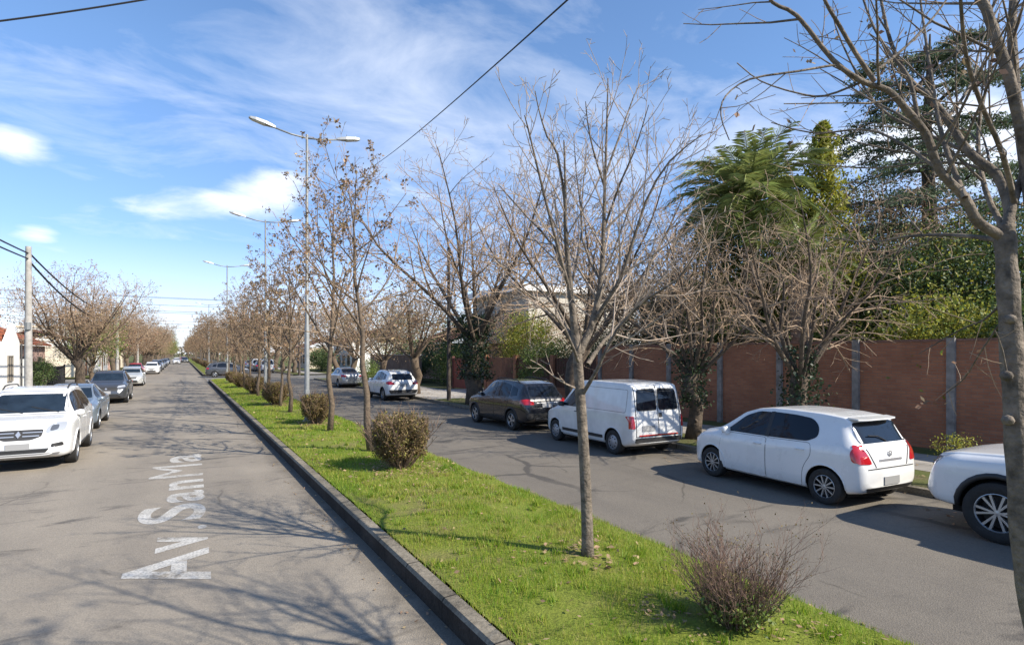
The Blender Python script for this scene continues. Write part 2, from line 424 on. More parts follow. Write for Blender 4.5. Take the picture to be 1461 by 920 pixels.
def kerb_mat(name, base, var):
    m = bpy.data.materials.new(name); m.use_nodes = True
    n, l = m.node_tree.nodes, m.node_tree.links; b = n['Principled BSDF']
    v = N(n, 'ShaderNodeTexCoord').outputs['Object']; sp = N(n, 'ShaderNodeSeparateXYZ'); l.new(v, sp.inputs[0])
    st = noise(n, l, v, 1.7, 8, .7, .4); f = noise(n, l, v, 26, 5, .65)
    c = ramp(n, l, st, [(.3, tuple(x * (1 - var) for x in base)), (.5, base), (.7, tuple(x * (1 + var) for x in base))])
    c = mixc(n, l, .9, c, ramp(n, l, f, [(.3, (.6,) * 3), (.65, (1.2,) * 3)]), 'MULTIPLY')
    fr = mathn(n, l, 'FRACT', mathn(n, l, 'ADD', sp.outputs[1], mathn(n, l, 'MULTIPLY', f, .02)))
    j = mathn(n, l, 'LESS_THAN', fr, .022)
    c = mixc(n, l, mathn(n, l, 'MULTIPLY', j, .85), c, (.02, .018, .015))
    l.new(c, b.inputs['Base Color']); b.inputs['Roughness'].default_value = .95; b.inputs['Specular IOR Level'].default_value = .2
    bp = N(n, 'ShaderNodeBump'); bp.inputs['Strength'].default_value = .7; bp.inputs['Distance'].default_value = .015
    l.new(f, bp.inputs['Height']); l.new(bp.outputs[0], b.inputs['Normal'])
    return m
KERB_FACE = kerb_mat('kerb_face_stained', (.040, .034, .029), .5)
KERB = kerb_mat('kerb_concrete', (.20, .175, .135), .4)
GALV = mat('galvanised_steel', (.24, .25, .25), .55, metal=.25, var=.2, vscale=6)
WHITE_STUCCO = mat('white_stucco', (.80, .78, .73), .9, var=.08, vscale=2.5, bump=.2, bscale=50)
CREAM = mat('cream_stucco', (.62, .54, .42), .9, var=.15, vscale=2.5)
PINK = mat('pink_stucco', (.50, .33, .27), .9, var=.2, vscale=2.5)
GLASSW = mat('window_glass', (.03, .035, .04), .06, spec=.8)
BLACK = mat('black_rubber', (.018, .018, .018), .8, var=.2, vscale=20)
CABLE = mat('cable_sheath', (.02, .02, .022), .7)
# ---------------------------------------------------------------- ground, roads, kerbs
rnd = random.Random(7)
FAR = 620
U_L, U_ML, U_MR, U_R, U_WALL = -4.15, 2.12, 4.98, 11.35, 16.5
gm = ground_mat('soil_and_turf', [(.075, .085, .025), (.10, .115, .03), (.13, .105, .06)], .5, 18)
def sheet(name, x0, x1, y0, y1, z, m, nx=1, ny=1, kind='structure'):
    b = MB(); vs = [(x0 + (x1 - x0) * i / nx, y0 + (y1 - y0) * j / ny, z) for j in range(ny + 1) for i in range(nx + 1)]
    b.add(vs, [(j * (nx + 1) + i, j * (nx + 1) + i + 1, (j + 1) * (nx + 1) + i + 1, (j + 1) * (nx + 1) + i) for j in range(ny) for i in range(nx)])
    return tag(b.build(name, m), kind=kind)
sheet('ground', -2500, 2500, -400, 4500, -.03, gm)
A_L = asphalt('old_asphalt', (.258, .226, .183), (.088, .080, .071), .8, 3.0, (U_L, U_ML))
A_R = asphalt('patched_asphalt', (.160, .142, .118), (.060, .055, .050), .8, 11.0, (U_MR, U_R))
A_X = asphalt('side_street_asphalt', (.19, .18, .165), (.07, .07, .07), .6, 23.0)
sheet('road', U_L, U_ML, -40, FAR, 0, A_L)
o = sheet('road', U_MR, U_R, -40, FAR, 0, A_R)
GAP0, GAP1 = 59, 73
sheet('side_street', U_R + .01, 90, GAP0 + 1, GAP1 - 2, -.004, A_X)
sheet('side_street', -90, U_L - .01, GAP0 + 1, GAP1 - 2, -.004, A_X)
sheet('median_crossing', U_ML + .001, U_MR - .001, GAP0 - 1, GAP1 + 1, -.002, A_X)

turf = ground_mat('median_turf', [(.15, .195, .026), (.175, .205, .032), (.20, .16, .075)], .9, 40, .6)
def median(y0, y1):
    """rounded-end raised strip with its kerb"""
    def outline(inset):
        r = (U_MR - U_ML) / 2 - inset; cx = (U_ML + U_MR) / 2; pts = []
        for k in range(13):
            a = -math.pi / 2 + math.pi * k / 12
            pts.append((cx + math.sin(a) * r, y1 - .8 + math.cos(a) * .8 * (r / 1.42)))
        lo = [(cx + r, y0 + .8)] + [(cx + math.sin(a) * r, y0 + .8 - math.cos(a) * .8 * (r / 1.42)) for a in [math.pi / 2 - math.pi * k / 12 for k in range(1, 12)]] + [(cx - r, y0 + .8)]
        return pts + lo
    o0, o1, o2, o3 = outline(0), outline(.025), outline(.15), outline(.16)
    n = len(o0); b = MB()
    rings = [[(x, y, -.02) for x, y in o0], [(x, y, .18) for x, y in o0], [(x, y, .215) for x, y in o1], [(x, y, .22) for x, y in o2], [(x, y, .10) for x, y in o3]]
    b.add([p for r_ in rings for p in r_], [(k * n + (i + 1) % n, k * n + i, (k + 1) * n + i, (k + 1) * n + (i + 1) % n) for k in range(4) for i in range(n)])
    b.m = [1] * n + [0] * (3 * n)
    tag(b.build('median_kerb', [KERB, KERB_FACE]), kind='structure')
    # domed turf
    b = MB(); nx, ny = 10, int((y1 - y0) / .6)
    vs = []
    for j in range(ny + 1):
        y = y0 + .1 + (y1 - y0 - .2) * j / ny
        e = min(y - y0, y1 - y); half = 1.25 if e > 1 else 1.25 * math.sqrt(max(.03, 1 - (1 - e) ** 2))
        for i in range(nx + 1):
            t = i / nx * 2 - 1
            vs.append(((U_ML + U_MR) / 2 + (t * half if t < .99 else half + .14), y, .215 + .06 * (1 - t * t) + rnd.uniform(-.006, .01) + (.012 if t > .9 else 0)))
    b.add(vs, [(j * (nx + 1) + i, j * (nx + 1) + i + 1, (j + 1) * (nx + 1) + i + 1, (j + 1) * (nx + 1) + i) for j in range(ny) for i in range(nx)])
    tag(b.build('median_lawn', turf, smooth=True), kind='structure')
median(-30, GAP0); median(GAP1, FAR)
def kerb_line(x0, x1, y0, y1):
    b = MB(); b.b2(min(x0, x1), max(x0, x1), y0, y1, -.02, .12); return tag(b.build('kerb', KERB), kind='structure')
for (y0, y1) in ((-40, GAP0), (GAP1 - 1, FAR)):
    kerb_line(U_R, U_R + .16, y0, y1); kerb_line(U_L - .16, U_L, y0, y1)
PAVE = paving('pale_paving', (.34, .31, .27))
VERGE = ground_mat('verge', [(.075, .10, .022), (.10, .11, .035), (.15, .115, .07)], .7, 30)
for (y0, y1) in ((-40, GAP0), (GAP1 - 1, FAR)):
    sheet('verge', U_R + .16, 13.2, y0, y1, .105, VERGE)
    sheet('sidewalk', 13.2, 15.4, y0, y1, .11, PAVE)
    sheet('verge', 15.4, 19, y0, y1, .106, VERGE)
    sheet('verge', -5.6, U_L - .16, y0, y1, .105, VERGE)
    sheet('sidewalk', -7.2, -5.6, y0, y1, .11, PAVE)
    sheet('verge', -8.6, -7.2, y0, y1, .106, VERGE)
sheet('driveway', U_R + .17, 19, 28.5, 36, .114, paving('driveway_concrete', (.42, .39, .35)))
sheet('garden_ground', -60, -8.6, -40, GAP0, .10, gm)
sheet('garden_ground', 19, 80, -40, GAP0, .10, gm)
sheet('garden_ground', -60, -8.6, GAP1 - 1, FAR, .10, gm)
sheet('garden_ground', 19, 80, GAP1 - 1, FAR, .10, gm)

# grass blades on the median: uncountable, one object
def blades(x0, x1, y0, y1, dens, hmin, hmax, w, holes, z0=.22, dome=.06):
    rng = np.random.default_rng(int(y0 * 7 + 100)); n = int((x1 - x0) * (y1 - y0) * dens)
    x = rng.uniform(x0, x1, n); y = rng.uniform(y0, y1, n)
    # clumpy density
    k = .5 + .5 * np.sin(x * 3.1 + np.sin(y * 1.7) * 2) * np.sin(y * 2.3 + np.cos(x * 2.1) * 1.5)
    pt = np.sin(x * 1.9 + 2.1 * np.sin(y * .55)) + np.sin(y * .9 + 1.3 * np.sin(x * 2.2)) + .6 * np.sin(x * 5.3 + y * 3.7)
    keep = rng.uniform(0, 1, n) < (.55 + .45 * k) * np.where(pt > 1.35, .28, 1.0)
    for (hx, hy, hr) in holes:
        d = np.hypot(x - hx, y - hy) / hr
        keep &= rng.uniform(0, 1, n) < np.clip((d - .55) * 2, .06, 1)
    x, y, k = x[keep], y[keep], k[keep]; n = len(x)
    t = (x - (x0 + x1) / 2) / ((x1 - x0) / 2)
    z = z0 + dome * (1 - t * t)
    h = rng.uniform(hmin, hmax, n) * (.7 + .5 * k); a = rng.uniform(0, 2 * np.pi, n); le = rng.uniform(.1, .8, n) * h; la = rng.uniform(0, 2 * np.pi, n)
    dx, dy = np.cos(a) * w / 2, np.sin(a) * w / 2; lx, ly = np.cos(la) * le, np.sin(la) * le
    V = np.stack([np.stack([x - dx, y - dy, z - .01], 1), np.stack([x + dx, y + dy, z - .01], 1), np.stack([x + lx, y + ly, z + h], 1)], 1).reshape(-1, 3)
    return V
BUSHES = [(4.01, 3.22, .62), (3.73, 10.85, .62), (3.77, 19.1, .60), (3.6, 27.0, .62), (3.55, 35.0, .6), (3.45, 42.5, .6), (3.45, 49.5, .6)]
MTREES = [(3.9, 1.33), (3.9, 5.10), (3.78, 13.05), (3.74, 17.1)]
holes = [(x, y, .95) for x, y, r_ in BUSHES] + [(x, y, .32) for x, y in MTREES] + [(2.95, 4.2, .5), (2.8, 8.0, .5), (4.3, 7.2, .5), (3.2, 14.5, .8), (2.6, 6.0, .35), (3.9, 23.5, 1.0)]
def tufts(n, seed):
    rng = np.random.default_rng(seed); x = rng.uniform(2.35, 4.95, n); y = 2.2 + 22 * rng.uniform(0, 1, n) ** 1.6; k = 34
    x, y = np.repeat(x, k) + rng.normal(0, .035, n * k), np.repeat(y, k) + rng.normal(0, .035, n * k); m = n * k
    t = (x - 3.63) / 1.36; z = .22 + .06 * (1 - t * t); h = rng.uniform(.045, .095, m); a = rng.uniform(0, 6.28, m); w = .004 + y * .0003; le = h * rng.uniform(.2, .9, m); la = rng.uniform(0, 6.28, m)
    return np.stack([np.stack([x - np.cos(a) * w, y - np.sin(a) * w, z - .01], 1), np.stack([x + np.cos(a) * w, y + np.sin(a) * w, z - .01], 1), np.stack([x + np.cos(la) * le, y + np.sin(la) * le, z + h], 1)], 1).reshape(-1, 3)
gv = np.concatenate([tufts(320, 8), blades(2.27, 4.99, 2.0, 8, 3600, .025, .065, .006, holes), blades(2.27, 4.99, 8, 16, 1900, .03, .07, .009, holes),
                     blades(2.27, 4.99, 16, 34, 700, .03, .075, .016, holes), blades(2.27, 4.99, 34, 58, 260, .04, .08, .03, holes)])
tag(np_mesh('grass', gv, np.arange(len(gv)).reshape(-1, 3), BLADE), 'short bright green grass growing on the median strip', 'grass', kind='stuff')
def litter(name, spots, mat_, seed, label):
    rng = np.random.default_rng(seed); Vs = []
    for (x0, x1, y0, y1, n, z, s) in spots:
        c = np.stack([rng.uniform(x0, x1, n), rng.uniform(y0, y1, n), np.full(n, z)], 1)
        Vs.append(leafquads(c, s, rng, flat=True))
    V = np.concatenate(Vs)
    return tag(np_mesh(name, V, np.arange(len(V)).reshape(-1, 4), mat_), label, 'fallen leaves', kind='stuff')
def leafquads(c, s, rng, flat=False, aspect=.55):
    """diamond leaves centred at c"""
    n = len(c); d = rng.normal(size=(n, 3)); d /= np.linalg.norm(d, axis=1)[:, None] + 1e-9
    e = rng.normal(size=(n, 3))
    if flat: d[:, 2] *= .15; e[:, 2] *= .15; d /= np.linalg.norm(d, axis=1)[:, None]
    e -= (e * d).sum(1)[:, None] * d; e /= np.linalg.norm(e, axis=1)[:, None] + 1e-9
    L = (s * rng.uniform(.6, 1.3, n))[:, None]
    if flat: c = c + np.array([0, 0, .012])
    return np.stack([c - d * L * .5, c + e * L * aspect * .5, c + d * L * .5, c - e * L * aspect * .5], 1).reshape(-1, 4 * 3).reshape(-1, 3)
litter('fallen_leaves', [(2.3, 4.9, 2.0, 9, 150, .28, .06), (3.5, 4.3, 4.6, 5.6, 70, .29, .08), (3.1, 4.5, 9.9, 11.6, 420, .29, .06), (3.2, 4.4, 18.3, 19.9, 260, .29, .07), (3.4, 4.6, 2.5, 4.0, 160, .28, .05), (3.1, 4.3, 26, 28, 200, .29, .08), (2.3, 4.9, 9, 34, 420, .29, .08),
                         (5.0, 5.5, 2, 30, 260, .0, .05), (1.75, 2.1, 3, 40, 300, .0, .045), (9.8, 11.3, 4, 40, 260, .0, .09), (11.5, 15, 3, 40, 700, .12, .09), (-4.1, -3.4, 8, 50, 120, .0, .1), (-5.5, -4.2, 8, 50, 200, .12, .1)],
       DRY, 5, 'scattered brown fallen leaves on the grass and gutters')

# street name from a map overlay, added as flat letters on the left carriageway: letters run away from the viewer, their tops towards the left kerb
def paint_mat():
    m = bpy.data.materials.new('faded_map_label'); m.use_nodes = True
    n, l = m.node_tree.nodes, m.node_tree.links; b = n['Principled BSDF']
    v = N(n, 'ShaderNodeTexCoord').outputs['Object']
    w = noise(n, l, v, 2.6, 9, .72); w2 = noise(n, l, v, 34, 4, .6)
    c = ramp(n, l, w, [(.36, (.25, .22, .18)), (.46, (.42, .40, .36)), (.64, (.53, .515, .48))])
    c = mixc(n, l, .9, c, ramp(n, l, w2, [(.36, (.5,) * 3), (.56, (1.05,) * 3)]), 'MULTIPLY')
    l.new(c, b.inputs['Base Color']); b.inputs['Roughness'].default_value = .85
    return m
bm = bmesh.new()
for ch, v0, v1, hh in (('A', 7.2, 8.42, .88), ('v', 8.46, 9.2, .60), ('.', 9.35, 9.55, .12), ('S', 9.95, 11.05, .92), ('a', 11.2, 12.05, .58), ('n', 12.25, 13.1, .58), ('M', 13.5, 14.95, .96), ('a', 15.3, 16.4, .66)):
    fc = bpy.data.curves.new('glyph', 'FONT'); fc.body = ch; fc.size = 1.0; fc.offset = 0 if ch == 'M' else .024
    fo = bpy.data.objects.new('glyph', fc); COL.objects.link(fo); bpy.context.view_layer.update()
    tm = bpy.data.meshes.new_from_object(fo.evaluated_get(bpy.context.evaluated_depsgraph_get())); bpy.data.objects.remove(fo)
    X = [v.co.x for v in tm.vertices]; Y = [v.co.y for v in tm.vertices]
    for v in tm.vertices:
        t = (v.co.x - min(X)) / (max(X) - min(X)); h = (v.co.y - min(Y)) / (max(Y) - min(Y)); y = v0 + t * (v1 - v0)
        v.co = (.29 + (y - 7.2) * .016 - h * hh, y, .004)
    bm.from_mesh(tm); bpy.data.meshes.remove(tm)
bmesh.ops.recalc_face_normals(bm, faces=bm.faces)
for f_ in bm.faces:
    if f_.normal.z < 0: f_.normal_flip()
tm = bpy.data.meshes.new('street_name_lettering'); bm.to_mesh(tm); bm.free(); tm.materials.append(paint_mat())
to = bpy.data.objects.new('street_name_lettering', tm); COL.objects.link(to)
tag(to, 'white street name of a map overlay added flat on the grey left carriageway', 'road lettering')

# ---------------------------------------------------------------- brick wall on the right
BRICK = masonry('red_brick', (.42, .18, .098), (.33, .135, .077), (.29, .17, .115), .24, .075, 1)
wall = empty('brick_wall', (U_WALL, 3, .1))
tag(wall, 'long red brick boundary wall with grey concrete posts behind the white hatchback', 'wall')
posts = [-6.5, -2.2, 2.2, 4.5, 6.88, 9.19, 11.57, 13.9, 16.35, 18.5, 20.6]
b = MB(); b.b2(0, .2, -30 - 3, 20.6 - 3, -.1, 2.72); b.build('brick_panel', BRICK, wall)
b = MB(); b.b2(-.02, .22, -33, 17.6, 2.722, 2.78); b.build('coping', mat('coping_brick', (.20, .11, .08), .9, var=.3), wall)
for y in posts:
    b = MB(); b.b2(-.09, -.003, y - 3 - .09, y - 3 + .09, -.1, 2.80); b.build('concrete_post', mat('old_post_concrete', (.23, .215, .20), .9, var=.4, vscale=4), wall)

# ---------------------------------------------------------------- buildings
TILE = masonry('clay_tile', (.42, .13, .06), (.33, .10, .05), (.12, .05, .03), .22, .20, 1, msize=.03)
FRAME = mat('window_frame', (.25, .22, .18), .6)
def window(parent, x, y0, y1, z0, z1, side, fm=None, name='window'):
    """window in a wall facing +-x at plane x; side=+1 faces +x"""
    f = MB(); t = .07
    for (a, b_, c, d) in ((y0 - t, y0, z0 - t, z1 + t), (y1, y1 + t, z0 - t, z1 + t), (y0, y1, z1, z1 + t), (y0, y1, z0 - t, z0), ((y0 + y1) / 2 - .025, (y0 + y1) / 2 + .025, z0, z1)):
        f.b2(min(x - .02 * side, x + .06 * side), max(x - .02 * side, x + .06 * side), a, b_, c, d)
    fo_ = f.build(name, fm or FRAME, parent)
    g = MB(); g.b2(min(x - .02 * side, x + .02 * side), max(x - .02 * side, x + .02 * side), y0, y1, z0, z1); g.build('pane', GLASSW, fo_)
def window_y(parent, y, x0, x1, z0, z1, side, fm=None):
    f = MB(); t = .07
    for (a, b_, c, d) in ((x0 - t, x0, z0 - t, z1 + t), (x1, x1 + t, z0 - t, z1 + t), (x0, x1, z1, z1 + t), (x0, x1, z0 - t, z0), ((x0 + x1) / 2 - .025, (x0 + x1) / 2 + .025, z0, z1)):
        f.b2(a, b_, min(y - .02 * side, y + .06 * side), max(y - .02 * side, y + .06 * side), c, d)
    fo_ = f.build('window', fm or FRAME, parent)
    g = MB(); g.b2(x0, x1, min(y - .02 * side, y + .02 * side), max(y - .02 * side, y + .02 * side), z0, z1); g.build('pane', GLASSW, fo_)
def roof_gable(x0, x1, y0, y1, z, rise, ridge='y', ov=.35):
    b = MB(); x0 -= ov; x1 += ov; y0 -= ov; y1 += ov; t = .12
    if ridge == 'y':
        xm = (x0 + x1) / 2
        sec = [(x0, z), (xm, z + rise), (x1, z), (x1, z - t), (xm, z + rise - t), (x0, z - t)]
        vs = [(a, y0, c) for a, c in sec] + [(a, y1, c) for a, c in sec]
    else:
        ym = (y0 + y1) / 2
        sec = [(y0, z), (ym, z + rise), (y1, z), (y1, z - t), (ym, z + rise - t), (y0, z - t)]
        vs = [(x0, a, c) for a, c in sec] + [(x1, a, c) for a, c in sec]
    b.add(vs, [(0, 1, 7, 6), (1, 2, 8, 7), (2, 3, 9, 8), (3, 4, 10, 9), (4, 5, 11, 10), (5, 0, 6, 11), (0, 5, 4, 1), (1, 4, 3, 2), (6, 7, 10, 11), (7, 8, 9, 10)])
    return b
def gable_end(b, plane, v, a0, a1, z, rise):
    """triangle of wall under a gable, 0.2 thick"""
    am = (a0 + a1) / 2; q = []
    for d in (0, .2):
        for (a, zz) in ((a0, z), (a1, z), (am, z + rise)):
            q.append((v - d, a, zz) if plane == 'x' else (a, v + d, zz))
    b.add(q, [(0, 1, 2), (5, 4, 3), (0, 3, 4, 1), (1, 4, 5, 2), (2, 5, 3, 0)])

# white cottage on the left
h = empty('white_house', (-8.0, 36.5, .1)); tag(h, 'white stucco house with terracotta tiled roof and small peaked parapet', 'house')
b = MB(); b.b2(-3.4, 0, -3, 6.0, -.15, 3.05); gable_end(b, 'x', 0, 3.2, 6.0, 3.05, .95); b.build('wall', WHITE_STUCCO, h)
rb = roof_gable(-3.3, -.28, -3, 6.0, 3.12, 2.1, 'y', .0); rb.build('roof', TILE, h)
window(h, 0, 3.35, 4.25, 1.0, 2.25, 1)
window(h, 0, -1.2, .2, 1.0, 2.25, 1)
b = MB(); b.tube([(.06, 6.1, 0), (.06, 6.1, 3.0)], .05, 6); b.build('drain_pipe', mat('dark_pipe', (.05, .05, .05), .6), h)
b = MB(); b.b2(.002, .05, -3, 5.98, -.1, .45); b.build('plinth', mat('plinth_tan', (.42, .28, .19), .9, var=.2), h)
# grey-white garden wall next to it
g = empty('garden_wall', (-8.05, 43.0, .1)); tag(g, 'low white garden wall next to the white house', 'wall')
b = MB(); b.b2(-.2, 0, -.2, 2.6, -.1, 2.1); b.build('panel', WHITE_STUCCO, g)
# further houses on the left
def left_house(y0, y1, zt, wm, rm, label, rise=1.6, u=-9.2, depth=8):
    hh = empty('house', (u, y0, .1)); tag(hh, label, 'house')
    L = y1 - y0
    b = MB(); b.b2(-depth, 0, 0, L, -.15, zt); b.build('wall', wm, hh)
    if rise: roof_gable(-depth, 0, 0, L, zt + .13, rise, 'y').build('roof', rm, hh)
    else:
        b = MB(); b.b2(-depth - .1, .1, -.1, L + .1, zt + .002, zt + .3); b.build('parapet', rm, hh)
    k = 0
    for q in np.arange(1.2, L - 1.5, 2.6):
        if k == 1:
            d = MB(); d.b2(-.02, .05, q, q + .95, 0, 2.1); d.build('door', mat('brown_door', (.16, .08, .045), .6, var=.2), hh)
        else: window(hh, 0, q, q + 1.1, .95, 2.15, 1)
        k += 1
    for q in (1.5, L * .6): pass
    window_y(hh, 0, -depth * .55, -depth * .4, .95, 2.15, -1)
    return hh
BROWNROOF = masonry('dark_clay_tile', (.24, .085, .055), (.19, .07, .05), (.08, .04, .03), .22, .20, 1, msize=.03)
left_house(48, 57, 3.0, PINK, TILE, 'pink stucco house with red tiled roof beyond the white house', 1.9)
left_house(75, 86, 3.2, CREAM, BROWNROOF, 'cream house with brown tiled roof past the side street', 1.6)
left_house(90, 101, 5.6, WHITE_STUCCO, CREAM, 'two storey white house far down the left side', 0)
left_house(106, 118, 3.2, PINK, TILE, 'small pink house with red tiled roof far down the left', 1.7)
left_house(124, 140, 3.4, CREAM, TILE, 'cream house with red tiled roof farthest down the left', 1.7)
# iron railing with hedge between
def fence_rails(name, label, x, y0, y1, h_, m, pitch=.14):
    f = empty(name, (x, y0, .1)); tag(f, label, 'fence')
    b = MB()
    for z in (.15, h_ - .12): b.b2(-.015, .015, 0, y1 - y0, z, z + .04)
    b.build('rail', m, f)
    b = MB(); k = 0
    while k * pitch < y1 - y0:
        b.b2(-.009, .009, k * pitch - .009, k * pitch + .009, 0, h_); k += 1
    b.build('picket_bars', m, f)
    for q in (0, (y1 - y0) / 2, y1 - y0):
        p = MB(); p.b2(-.05, .05, q - .05, q + .05, -.05, h_ + .1); p.build('post', m, f)
    return f
IRON = mat('dark_iron', (.03, .03, .033), .5)
fence_rails('iron_fence', 'dark iron railing in front of the pink house', -8.0, 47.3, 57, 1.5, IRON)

# right side beyond the brick wall: hedges' wall, red gate, modern house
GATE_RED = mat('red_gate_paint', (.21, .045, .03), .6, var=.25, vscale=4)
gt = empty('red_gate', (16.6, 33.6, .1)); tag(gt, 'dark red metal gate between the hedges across the road', 'gate')
b = MB()
for k in range(18): b.b2(-.03, .03, k * .19, k * .19 + .165, .08, 2.05)
b.build('panel', GATE_RED, gt)
b = MB()
for y in (-.12, 3.45): b.b2(-.1, .1, y, y + .12, -.1, 2.25)
b.b2(-.05, .05, 0, 3.42, 2.055, 2.12); b.build('frame', mat('gate_frame', (.10, .035, .03), .6), gt)
b = MB(); b.tube([(-.07, 1.7, .95), (-.07, 1.7, 1.25)], .015, 6); b.build('handle', GALV, gt)
fw = empty('brick_fence', (16.7, 20.75, .1)); tag(fw, 'dark reddish slatted fence on a low wall behind the black car', 'fence')
b = MB(); b.b2(-.1, .1, 0, 11.5, -.1, .7); b.build('base_wall', BRICK, fw)
b = MB()
for k in range(76): b.b2(-.02, .02, .05 + k * .15, .05 + k * .15 + .11, .702, 2.2)
b.build('slats', mat('brown_slats', (.10, .045, .03), .7, var=.25), fw)
for y in (0, 3.8, 7.6, 11.3):
    b = MB(); b.b2(-.14, .14, y, y + .28, -.1, 2.35); b.build('post', BRICK, fw)
dw = empty('boundary_wall', (16.8, 44, .1)); tag(dw, 'grey brown boundary wall beside the dark hedge', 'wall')
b = MB(); b.b2(-.1, .1, 0, 14, -.1, 2.3); b.build('panel', mat('brown_wall', (.13, .10, .085), .9, var=.3, vscale=2), dw)
b = MB(); b.b2(-.14, .14, 0, 14, 2.302, 2.38); b.build('coping', CONC, dw)

OFFW = mat('offwhite_render', (.50, .46, .39), .85, var=.1, vscale=2)
mh = empty('modern_house', (21.5, 35, .1)); tag(mh, 'cream two storey flat roofed house behind the big ivy clad tree', 'house')
b = MB(); b.b2(0, 10, 0, 8.4, -.1, 6.9); b.build('wall', OFFW, mh)
b = MB(); b.b2(-.9, 10.3, -.4, 8.8, 6.902, 7.35); b.build('roof_slab', mat('white_fascia', (.8, .78, .74), .8, var=.06), mh)
b = MB(); b.b2(-1.3, -.003, 1, 8, 3.2, 3.5); b.b2(-1.3, -1.22, 1, 8, 3.501, 4.3); b.build('balcony', mat('balcony_render', (.62, .55, .46), .85), mh)
for (y0, y1, z0, z1) in ((1.2, 3.4, 4.0, 5.9), (5, 7.4, 4.0, 5.9), (1.5, 4.5, .6, 2.5)): window(mh, 0, y0, y1, z0, z1, -1)
gh = empty('grey_house', (23, 15, .1)); tag(gh, 'grey rendered house glimpsed above the brick wall', 'house')
b = MB(); b.b2(0, 9, 0, 10, -.1, 5.4); b.build('wall', mat('grey_render', (.36, .35, .33), .9, var=.15), gh)
roof_gable(0, 9, 0, 10, 5.53, 1.3, 'y').build('roof', mat('slate_roof', (.10, .10, .105), .8, var=.2), gh)
window(gh, 0, 2, 3.6, 3.2, 4.6, -1); window(gh, 0, 6, 7.6, 3.2, 4.6, -1)
def right_house(u, y0, L, zt, wm, rm, label):
    hh = empty('house', (u, y0, .1)); tag(hh, label, 'house')
    b = MB(); b.b2(0, 8, 0, L, -.1, zt); b.build('wall', wm, hh)
    roof_gable(0, 8, 0, L, zt + .13, 1.7, 'y').build('roof', rm, hh)
    for q in np.arange(1.2, L - 1.5, 2.8): window(hh, 0, q, q + 1.2, .9, 2.2, -1)
right_house(20, 78, 11, 4.0, WHITE_STUCCO, BROWNROOF, 'white house behind the parked white vans past the side street')
right_house(18, 100, 12, 3.4, CREAM, BROWNROOF, 'cream house far down the right side of the avenue')
right_house(21, 47, 9, 3.4, PINK, BROWNROOF, 'pinkish house with brown roof behind the grey brown wall')
# ---------------------------------------------------------------- trees and plants
UP = Vector((0, 0, 1))
class Tree:
    def __init__(self, seed, sides=(8, 6, 4, 3, 3)):
        self.w, self.t, self.rng, self.leaf, self.sides = MB(), MB(), random.Random(seed), [], sides
        self.nb = 0
    def rv(self):
        r_ = self.rng; v = Vector((r_.gauss(0, 1), r_.gauss(0, 1), r_.gauss(0, 1))); return v.normalized()
    def limb(self, pts, r0, r1, lvl, P, kids=None, tmin=.2, wood=None):
        """a limb along given points, then its side branches"""
        k = len(pts); pts = [Vector(p) for p in pts]
        rad = [r0 + (r1 - r0) * (i / (k - 1)) ** .85 for i in range(k)]
        (self.w if (lvl < P['wood_levels'] if wood is None else wood) else self.t).tube(pts, rad, self.sides[min(lvl, len(self.sides) - 1)], cap=lvl < 1)
        self.nb += 1
        self.kids(pts, rad, lvl, P, kids, tmin)
    def kids(self, pts, rad, lvl, P, kids=None, tmin=.2):
        if lvl >= P['levels']: 
            self.leaf.append((pts[-1], pts[-1] - pts[0])); 
            if len(pts) > 2: self.leaf.append((pts[len(pts) // 2], pts[-1] - pts[0]))
            return
        rng = self.rng; L = sum((pts[i + 1] - pts[i]).length for i in range(len(pts) - 1))
        n = kids if kids is not None else max(2, int(L * P['dens'][lvl] + rng.random()))
        ph = rng.uniform(0, 6.28)
        for j in range(n):
            t = tmin + (1 - tmin) * (j + rng.uniform(.1, .9)) / n
            f = t * (len(pts) - 1); i = min(int(f), len(pts) - 2); fr = f - i
            p = pts[i].lerp(pts[i + 1], fr); d = (pts[i + 1] - pts[i]).normalized(); r = rad[i] + (rad[i + 1] - rad[i]) * fr
            ph += 2.4 + rng.uniform(-.4, .4)
            o = d.orthogonal().normalized(); o = Matrix.Rotation(ph, 3, d) @ o
            a = R(rng.uniform(*P['ang'][lvl]))
            nd = (d * math.cos(a) + o * math.sin(a)).normalized()
            l = P['len'][lvl] * L * (1 - .55 * t) * rng.uniform(.7, 1.25)
            l = min(max(l, P['minl'][lvl]), P['maxl'][lvl])
            self.grow(p, nd, l, max(P['rmin'], min(r * .62, l * P.get('rl', .02))), lvl + 1, P)
    def grow(self, p, d, L, r, lvl, P):
        n = {1: 5, 2: 4, 3: 3}.get(lvl, 2); pts = [p]; step = L / n
        for i in range(n):
            d = (d + self.rv() * P['wig'] + UP * P['trop'][min(lvl, len(P['trop']) - 1)]).normalized()
            pts.append(pts[-1] + d * step)
        self.limb(pts, r, max(P['rmin'] * .7, r * .35), lvl, P, tmin=P.get('tmin', .2))
    def finish(self, name, mats, loc, leafspec=None, base=None):
        root = empty(name, loc)
        self.w.build('trunk', mats[0], root, smooth=True)
        cr = self.t.build('crown', mats[1], root)
        if leafspec:
            rng = np.random.default_rng(self.rng.randrange(9999))
            for (nm, m, frac, per, spread, size) in leafspec:
                src = [q[0] for q in self.leaf if self.rng.random() < frac]
                if not src: continue
                c = np.array([[*q] for q in src]); c = np.repeat(c, per, 0); c = c + rng.normal(0, spread, c.shape) * np.array([1, 1, 1.2]) - np.array([0, 0, spread * .6])
                V = leafquads(c, size, rng); np_mesh(nm, V, np.arange(len(V)).reshape(-1, 4), m, cr)
        return root
